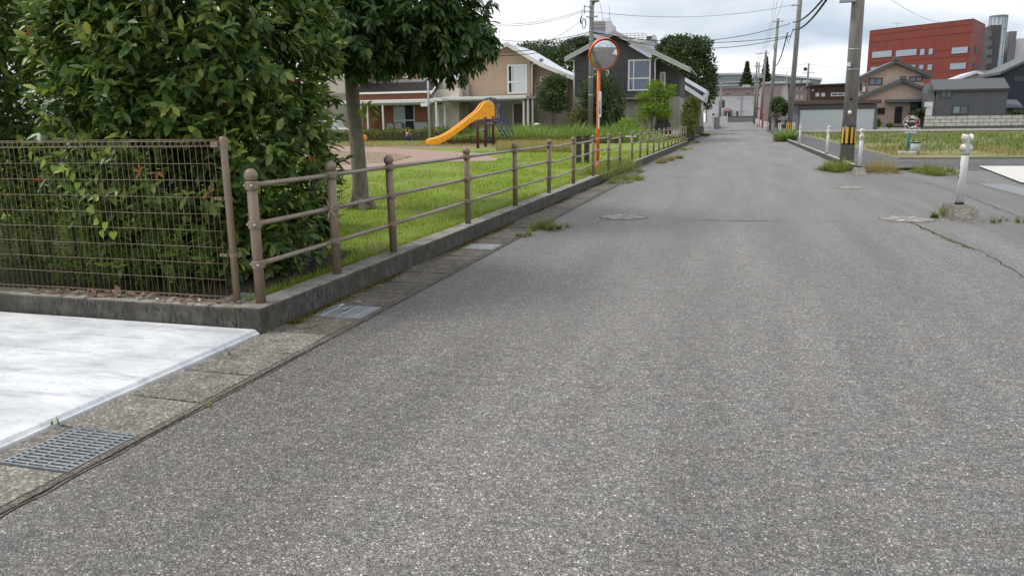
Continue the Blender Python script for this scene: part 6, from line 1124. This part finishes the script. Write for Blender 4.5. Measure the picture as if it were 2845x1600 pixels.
def lot_houses():
    Y = 95; t = thing('garage', 'wide grey garage with one long pale roller shutter', 'garage', tuple(at(2320, 362, Y)[:2]) + (gz(Y),)); wallpoly('wall', 'grey_siding', t, [(2217, 366), (2217, 291), (2437, 290), (2437, 366)], Y, 6); x0, x1, z0, z1 = rect(2196, 279, 2450, 291, Y - .5); MB().box(x0, x1, Y - .6, Y + 6.4, z0 + .05, z1).build('roof', 'brown_metal', t, bevel=.04)
    MB().prism([tuple(at(2217, 291, Y)), tuple(at(2203, 292, Y + 3)), tuple(at(2203, 366, Y + 3)), tuple(at(2217, 366, Y))], (.05, .3, 0)).build('side_wall', 'grey_siding', t)
    sh = pbox('roller_shutter', 'shutter', t, (2222, 305, 2427, 366), Y - .06, .1); pbox('shutter_housing', 'grey_siding_dark', t, (2220, 301, 2429, 305), Y - .1, .1); x0, x1, z0, z1 = rect(2222, 305, 2427, 366, Y)
    for k in range(12): z = z0 + (z1 - z0) * (k + .5) / 12; box('shutter_slat', 'shutter', sh, x0 + .03, x1 - .03, Y - .075, Y - .061, z - .08, z + .08)
    pbox('side_window', 'dark_window', t, (2206, 318, 2212, 340), Y + 2.2, .05)
    Y = 108; t = thing('brown_house', 'flat roofed dark brown house peeking over the garage', 'house', tuple(at(2300, 340, Y)[:2]) + (gz(Y),)); wallpoly('wall', 'brown_siding', t, [(2250, 345), (2250, 238), (2395, 232), (2395, 345)], Y, 7); wallpoly('roof', 'dark_tiles', t, [(2244, 239), (2244, 236), (2398, 229.5), (2398, 233)], Y - .5, 8); window(t, (2266, 259, 2276, 269), Y, pane='glass_silver', fw=.1, mull=(.5,), trans=(.5,)); window(t, (2282, 259, 2292, 269), Y, pane='glass_silver', fw=.1, mull=(.5,), trans=(.5,)); window(t, (2308, 258, 2346, 268), Y, pane='glass', fw=.1, mull=(.5,)); window(t, (2256, 249, 2260, 254), Y, fw=.08)
    Y = 102; t = thing('pink_house', 'pinkish stucco house with two stacked dark tiled gables', 'house', tuple(at(2490, 352, Y)[:2]) + (gz(Y),))
    wallpoly('upper_wall', 'pink_stucco', t, [(2386, 290), (2386, 218), (2491, 172), (2566, 206), (2566, 290)], Y + 2.5, 7); roofslab('upper_roof', 'dark_tiles', t, [(2376, 220), (2491, 166), (2592, 207)], Y + 1.6, 9, .42); wallpoly('lower_wall', 'pink_stucco', t, [(2396, 355), (2396, 272), (2510, 226), (2578, 256), (2578, 355)], Y, 2.45); rr = roofslab('lower_roof', 'dark_tiles', t, [(2372, 275), (2510, 218), (2584, 249)], Y - .8, 3.2, .40)
    for (a, b), yy in (((2510, 216), Y - .9), ((2491, 163), Y + 1.5)): q = at(a, b, yy); MB().box(q[0] - .35, q[0] + .35, yy, yy + .5, q[2] - .25, q[2] + .2).build('ridge_end', 'dark_tiles', t, bevel=.05)
    window(t, (2413, 217, 2452, 238), Y + 2.5, 'dark_siding', 'glass_blue', .12, mull=(.5,)); window(t, (2525, 213, 2564, 228), Y + 2.5, 'dark_siding', 'glass_blue', .12, mull=(.5,)); window(t, (2436, 300, 2459, 319), Y, 'dark_siding', 'interior', .1); window(t, (2389, 232, 2394, 254), Y + 2.4, 'dark_siding', 'interior', .08)
    d = window(t, (2485, 297, 2506, 345), Y - .02, 'dark_door', 'interior', .1, name='entrance_door'); pbox('porch_roof', 'dark_tiles', t, (2466, 276, 2580, 284), Y - 1.4, 1.38); pbox('porch_step', 'grey_conc', t, (2478, 344, 2520, 352), Y - 1.2, 1.19); window(t, (2528, 285, 2572, 330), Y - .02, 'dark_siding', 'glass', .12, mull=(.5,)); pbox('porch_light', 'white_frame', t, (2493, 288, 2498, 293), Y - .15, .13); pipe('downpipe', 'alu_dark', t, [(2407, 222), (2407, 262)], Y + 2.3, .08); pbox('wall_unit', 'white_frame', t, (2396, 242, 2405, 256), Y + 2.1, .38)
    Y = 98; t = thing('grey_shed', 'grey corrugated shed with dark ridge roof behind the block wall', 'shed', tuple(at(2690, 340, Y)[:2]) + (gz(Y),)); x0, x1, z0, z1 = rect(2597, 248, 2795, 356, Y); box('wall', 'grey_siding', t, x0, x1, Y, Y + 6, z0 - .5, z1); m = MB(); n = 70
    for k in range(n): q = x0 + (x1 - x0) * (k + .5) / n; m.box(q - .035, q + .035, Y - .035, Y - .001, z0 - .5, z1 - .02)
    m.build('wall_ribs', 'grey_siding', t, fix=False)['kind'] = 'stuff'; ra, rb, ea, eb = at(2586, 222, Y + 3), at(2790, 217, Y + 3), at(2594, 250, Y - .4), at(2806, 245, Y - .4); MB().prism([tuple(ra), tuple(rb), tuple(eb), tuple(ea)], (0, .05, -.22)).build('roof', 'grey_siding_dark', t); MB().prism([tuple(ra), tuple(at(2570, 248, Y + 6.5)), tuple(at(2570, 256, Y + 6.5)), tuple(ea)], (-.05, 0, -.1)).build('roof_verge', 'grey_siding_dark', t); wallpoly('gable_end', 'grey_siding', t, [(2576, 356), (2576, 258), (2586, 230), (2597, 250), (2597, 356)], Y + .05, 3)
    window(t, (2613, 253, 2645, 273), Y - .03, 'dark_siding', 'glass', .1, mull=(.5,)); w = window(t, (2645, 293, 2691, 319), Y - .03, 'dark_siding', 'glass', .12, mull=(.5,)); pbox('interior_blind', 'glass_green', w, (2649, 297, 2666, 314), Y - .06, .02); b = pbox('shutter_box', 'white_frame', t, (2571, 284, 2592, 297), Y - .4, .38); pbox('shutter_leaf', 'white_frame', t, (2574, 297, 2590, 325), Y - .3, .28)
    Y = 94.5; t = thing('block_wall', 'pale weathered concrete block wall in front of the grey shed', 'wall', tuple(at(2700, 362, Y)[:2]) + (gz(Y),)); x0, x1, z0, z1 = rect(2567, 321, 2940, 361, Y); zf = z0 + (z1 - z0) * .27; box('footing', 'block_dark', t, x0 - .05, x1, Y - .06, Y + .25, z0 - .3, zf); h = (z1 - zf) / 3; w = 1.05; proto = None
    for i in range(3):
        k = 0; x = x0 - (w / 2 if i % 2 else 0)
        while x < x1:
            a, b = max(x, x0), min(x + w, x1)
            if b - a > .1: MB().box(a + .03, b - .03, Y + random.uniform(-.03, .01), Y + .2, zf + h * i + .028, zf + h * (i + 1) - .02).build('block', 'block_pale', t, fix=False)
            x += w
    box('mortar', 'block_dark', t, x0 + .02, x1 - .02, Y + .05, Y + .18, zf, z1 - .02); box('coping', 'block_dark', t, x0 - .03, x1, Y - .03, Y + .23, z1 - .008, z1 + .05)
    Y = 92.6; k = thing('lot_kerb', 'long white kerb beam along the far edge of the vacant lot', 'kerb', (20, Y, gz(Y))); a, b = at(2212, 366, Y), at(2845, 361, Y); MB().box(a[0], b[0] + 14, Y, Y + .3, 0, (a[2] + b[2]) / 2 + .14).build('beam', 'cream_slab', k, bevel=.02); MB().box(a[0], b[0] + 14, Y - .05, Y - .002, 0, .12).build('footing', 'block_dark', k, fix=False)
    Y = 94; s = MB().add([(5.7, 92.9, .06), (70, 92.9, .06), (70, 104, .08), (5.7, 104, .08)], [(0, 1, 2, 3)]).build('side_lane', 'pavement_asphalt', None, fix=False); struct(s, 'narrow asphalt lane in front of the garage and pink house')
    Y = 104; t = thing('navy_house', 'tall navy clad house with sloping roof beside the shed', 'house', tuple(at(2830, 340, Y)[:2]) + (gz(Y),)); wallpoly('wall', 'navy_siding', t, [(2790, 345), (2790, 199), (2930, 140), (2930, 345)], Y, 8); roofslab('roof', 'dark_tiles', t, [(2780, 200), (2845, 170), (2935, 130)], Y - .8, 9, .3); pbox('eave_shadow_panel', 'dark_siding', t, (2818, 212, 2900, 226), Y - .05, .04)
    Y = 101; t = thing('lean_to', 'low dark lean-to beside the navy house', 'shed', tuple(at(2815, 345, Y)[:2]) + (gz(Y),)); wallpoly('wall', 'grey_siding_dark', t, [(2795, 345), (2795, 298), (2838, 298), (2838, 345)], Y, 2); MB().prism([tuple(at(2790, 298, Y - .5)), tuple(at(2843, 297, Y - .5)), tuple(at(2826, 278, Y + 2)), tuple(at(2796, 277, Y + 2))], (0, 0, -.12)).build('roof', 'grey_siding', t); pbox('side_door', 'interior', t, (2802, 303, 2832, 330), Y - .04, .03)
    Y = 125; t = thing('low_roofs', 'pale low pitched roof between the red block and the shed', 'house', tuple(at(2720, 300, Y)[:2]) + (.4,)); wallpoly('wall', 'beige_wall', t, [(2668, 330), (2668, 216), (2715, 199), (2790, 214), (2790, 330)], Y, 6); roofslab('roof', 'roof_white', t, [(2656, 219), (2715, 197), (2760, 213), (2800, 219)], Y - .6, 8, .35); pbox('flat_roof', 'roof_grey', t, (2712, 196, 2780, 203), Y + 3, 5)
    Y = 86; t = thing('old_shed', 'weathered grey lean-to shed under the dark bush up the lane', 'shed', tuple(at(2160, 350, Y)[:2]) + (gz(Y),)); wallpoly('wall', 'grey_conc', t, [(2150, 356), (2150, 318), (2168, 318), (2168, 356)], Y, 3); roofslab('roof', 'brown_metal', t, [(2143, 317), (2172, 313)], Y - .5, 4, .2); pbox('door', 'dark_siding', t, (2157, 330, 2163, 354), Y - .05, .03)
    Y = 82; t = thing('block_pillar', 'stack of pale blocks and boards beside the grey garage', 'pillar', tuple(at(2203, 356, Y)[:2]) + (gz(Y),))
    for k in range(4): pbox('block', 'block_pale', t, (2198, 360 - 5.2 * k - 4.8, 2210, 360 - 5.2 * k), Y, .5)
    t = thing('old_shed', 'dark boarded shed against the second utility pole', 'shed', tuple(at(2178, 352, 84)[:2]) + (gz(84),)); wallpoly('wall', 'dark_siding', t, [(2168.5, 356), (2168.5, 328), (2186, 328), (2186, 356)], 84, 3); roofslab('roof', 'alu_dark', t, [(2165, 328), (2189, 326)], 83.4, 4, .25); pbox('board', 'alu', t, (2170, 334, 2180, 346), 83.95, .04)
lot_houses()

# ================================================================== background trees
def tree(label, name, ells, n, leaf, mat, trunk, group=None, cat='tree', stems=1, shell=(.55, 1.03), lw=.55, inner=.5):
    c = np.array(ells)[0]; zb = trunk[2]; t = thing(name, label, cat, (trunk[0], trunk[1], zb), group); P, N = on_ellipsoids(ells, n, shell); 
    f = np.sin(P[:, 0] * 2.1 / leaf * .12) * np.sin(P[:, 1] * 2.3 / leaf * .12 + 1) * np.sin(P[:, 2] * 2.7 / leaf * .12 + 2); P = P + N * (f[:, None] * leaf * 1.5); k = len(P)
    cloud('crown', LEAF_C, P, N * .5 + RNG.normal(size=(k, 3)) * .8, N * .7 + np.array([0, 0, .7]) + RNG.normal(size=(k, 3)) * .5, RNG.uniform(.6, 1.4, k) * leaf, RNG.uniform(.6, 1.3, k) * leaf * lw, mat, t, 'stuff')
    top = max(e[2] for e in ells)
    for i in range(stems):
        e = ells[i % len(ells)]; b = (trunk[0] + (random.uniform(-.5, .5) * trunk[3] * 4 if stems > 1 else 0), trunk[1], zb - .1); MB().tube([b, (b[0] * .5 + e[0] * .5 + random.uniform(-.05, .05), (b[1] + e[1]) / 2, zb + (e[2] - zb) * .55), (e[0], e[1], e[2] + e[5] * .5)], [trunk[3], trunk[3] * .7, trunk[3] * .25], 7).build('trunk', 'bark', t, smooth=True)
    return t
def E(px, py, rx, ry, Y, dr=None):   # ellipsoid from its outline in pixels
    c = at(px, py, Y); s = (at(px + 50, py, Y)[0] - at(px - 50, py, Y)[0]) / 100; return (c[0], Y, c[2], rx * s, (dr or rx * s), ry * s)
def bg_trees():
    g = 'trees behind the houses'
    tree('large dark round tree behind the dark house next to the lane', 'broadleaf_tree', [E(1935, 190, 52, 75, 99), E(1900, 165, 60, 60, 101), E(1955, 240, 38, 70, 98), E(1945, 130, 35, 28, 98)], 9000, .38, 'leaf_bg', (*at(1940, 330, 99)[:2], gz(99), .3), stems=3); tree('dark tree clump above the roof terrace', 'broadleaf_tree', [E(1850, 160, 45, 45, 104), E(1862, 125, 28, 24, 104), E(1895, 122, 25, 20, 103)], 5000, .36, 'leaf_bg', (*at(1860, 330, 104)[:2], .4, .3), stems=2)
    tree('wide dark tree line behind the tan house roof', 'broadleaf_tree', [E(1500, 165, 75, 45, 100), E(1560, 175, 60, 50, 98), E(1450, 150, 40, 30, 102), E(1470, 132, 22, 16, 100)], 7500, .4, 'leaf_bg', (*at(1510, 330, 100)[:2], .4, .35), stems=3); tree('taller dark tree beside the white tower', 'broadleaf_tree', [E(1600, 140, 38, 30, 104), E(1625, 122, 32, 18, 104)], 3200, .38, 'leaf_bg', (*at(1605, 330, 104)[:2], .4, .3))
    for i, (x, yb, yt, w, Y) in enumerate(((2075, 236, 170, 21, 240), (2127, 236, 156, 20, 236))):
        zt, zb = at(x, yt, Y)[2], at(x, yb, Y)[2]; X = at(x, 200, Y)[0]; s = (at(x + 50, 200, Y)[0] - at(x - 50, 200, Y)[0]) / 100; n = 2600; h = RNG.uniform(size=n) ** .7; a = RNG.uniform(0, 6.28, n); lay = .75 + .25 * np.sin((1 - h) * 40); rr = w * s * h ** 1.25 * np.sqrt(RNG.uniform(.3, 1, n)) * lay; P = np.stack([X + rr * np.cos(a), Y + rr * np.sin(a), zt - (zt - zb) * h], 1)
        t = thing('conifer', ['pointed conifer in front of the green glazed hall', 'second pointed conifer behind the utility poles'][i], 'tree', (X, Y, 1)); cloud('crown', LEAF_C, P, np.stack([np.cos(a), np.sin(a), np.full(n, -.3)], 1) + RNG.normal(size=(n, 3)) * .4, np.stack([np.cos(a) * .4, np.sin(a) * .4, np.ones(n)], 1), RNG.uniform(.4, .8, n), RNG.uniform(.2, .4, n), 'leaf_conifer', t, 'stuff'); MB().cyl((X, Y, 1), (X, Y, zt), .35, .05, n=8).build('trunk', 'bark', t)
    tree('rounded dark bush behind the old sheds', 'bush', [E(2165, 290, 22, 24, 92), E(2178, 305, 14, 20, 90)], 2200, .25, 'leaf_bg', (*at(2165, 320, 92)[:2], gz(92), .12), cat='bush')
    tree('small multi-stem tree in front of the tan house wing', 'multi_stem_tree', [E(1533, 262, 42, 45, 55.5), E(1545, 235, 30, 28, 55.5), E(1518, 285, 25, 25, 55), E(1550, 290, 25, 24, 55)], 4200, .17, 'leaf_bg', (*at(1533, 350, 55.5)[:2], .25, .05), stems=5)
    tree('big round evergreen bush in front of the dark house', 'bush', [E(1665, 262, 54, 56, 54.5), E(1690, 298, 45, 50, 54), E(1640, 312, 42, 42, 54.5)], 7500, .17, 'leaf_bg', (*at(1668, 350, 54)[:2], .25, .08), cat='bush', stems=3)
    tree('pale yellowish bush beside the dark house pole', 'bush', [E(1606, 322, 26, 28, 53.5), E(1598, 338, 20, 18, 53.2)], 1900, .13, 'leaf_bg_yellow', (*at(1606, 352, 53.5)[:2], .25, .05), cat='bush', stems=2)
    tree('light green maple with layered branches before the porch', 'maple_tree', [E(1822, 240, 28, 16, 54), E(1795, 268, 32, 14, 54), E(1850, 262, 28, 18, 54), E(1815, 298, 48, 18, 54), E(1790, 325, 25, 14, 53.8), E(1845, 318, 28, 16, 54), E(1866, 244, 14, 10, 54)], 4200, .15, 'leaf_maple', (*at(1812, 358, 54)[:2], .25, .06), stems=5, shell=(.35, 1.05))
    tree('dense reddish green bush at the end of the second railing', 'bush', [E(1918, 315, 27, 42, 57), E(1912, 345, 24, 28, 56.5), E(1922, 290, 18, 20, 57)], 3200, .14, 'leaf_hedge', (*at(1918, 368, 57)[:2], .1, .06), cat='bush', stems=2)
    tree('bright green low bush below the maple', 'bush', [E(1738, 350, 22, 14, 50)], 700, .15, 'leaf_maple', (*at(1738, 366, 50)[:2], .25, .03), cat='bush')
    tree('reddish dry bush beside the porch of the dark house', 'bush', [E(1722, 328, 14, 18, 55)], 500, .13, 'leaf_bg_yellow', (*at(1722, 350, 55)[:2], .25, .03), cat='bush')
    tree('clipped pine in front of the pink house window', 'pine_tree', [E(2545, 315, 20, 6, 100), E(2560, 308, 12, 5, 100), E(2535, 330, 12, 6, 100)], 900, .22, 'leaf_bg', (*at(2548, 350, 100)[:2], gz(100), .1)); tree('green bush by the pink house wall', 'bush', [E(2440, 340, 10, 14, 100.5)], 350, .2, 'leaf_maple', (*at(2440, 352, 100.5)[:2], gz(100), .04), cat='bush'); tree('yellow green bush by the pink house door', 'bush', [E(2471, 347, 8, 6, 100.5)], 300, .18, 'leaf_maple', (*at(2471, 352, 100.5)[:2], gz(100), .04), cat='bush'); tree('leafy bush above the block wall by the lean-to', 'bush', [E(2825, 316, 22, 7, 97)], 500, .2, 'leaf_bg', (*at(2825, 330, 97)[:2], gz(97), .05), cat='bush')
    tree('leafy park tree standing behind the far end of the hedge', 'broadleaf_tree', [(-38, 50, 5, 5, 3, 4.5), (-30.5, 62, 7, 2.5, 3, 2.4)], 5000, .35, 'leaf_bg', (-38, 50, .2, .25))
bg_trees()
def lantern():
    Y = 54.8; q = at(1492, 350, Y); t = thing('stone_lantern', 'small pale mushroom shaped garden lantern among the tall grass', 'lantern', tuple(q)); MB().lathe([(.05, -.6), (.05, .05), (.3, .06), (.2, .16), (.001, .2)], tuple(q), 12).build('body', 'white_frame', t, smooth=True)
lantern()
for o in bpy.data.objects:
    if '_o' in o: del o['_o']
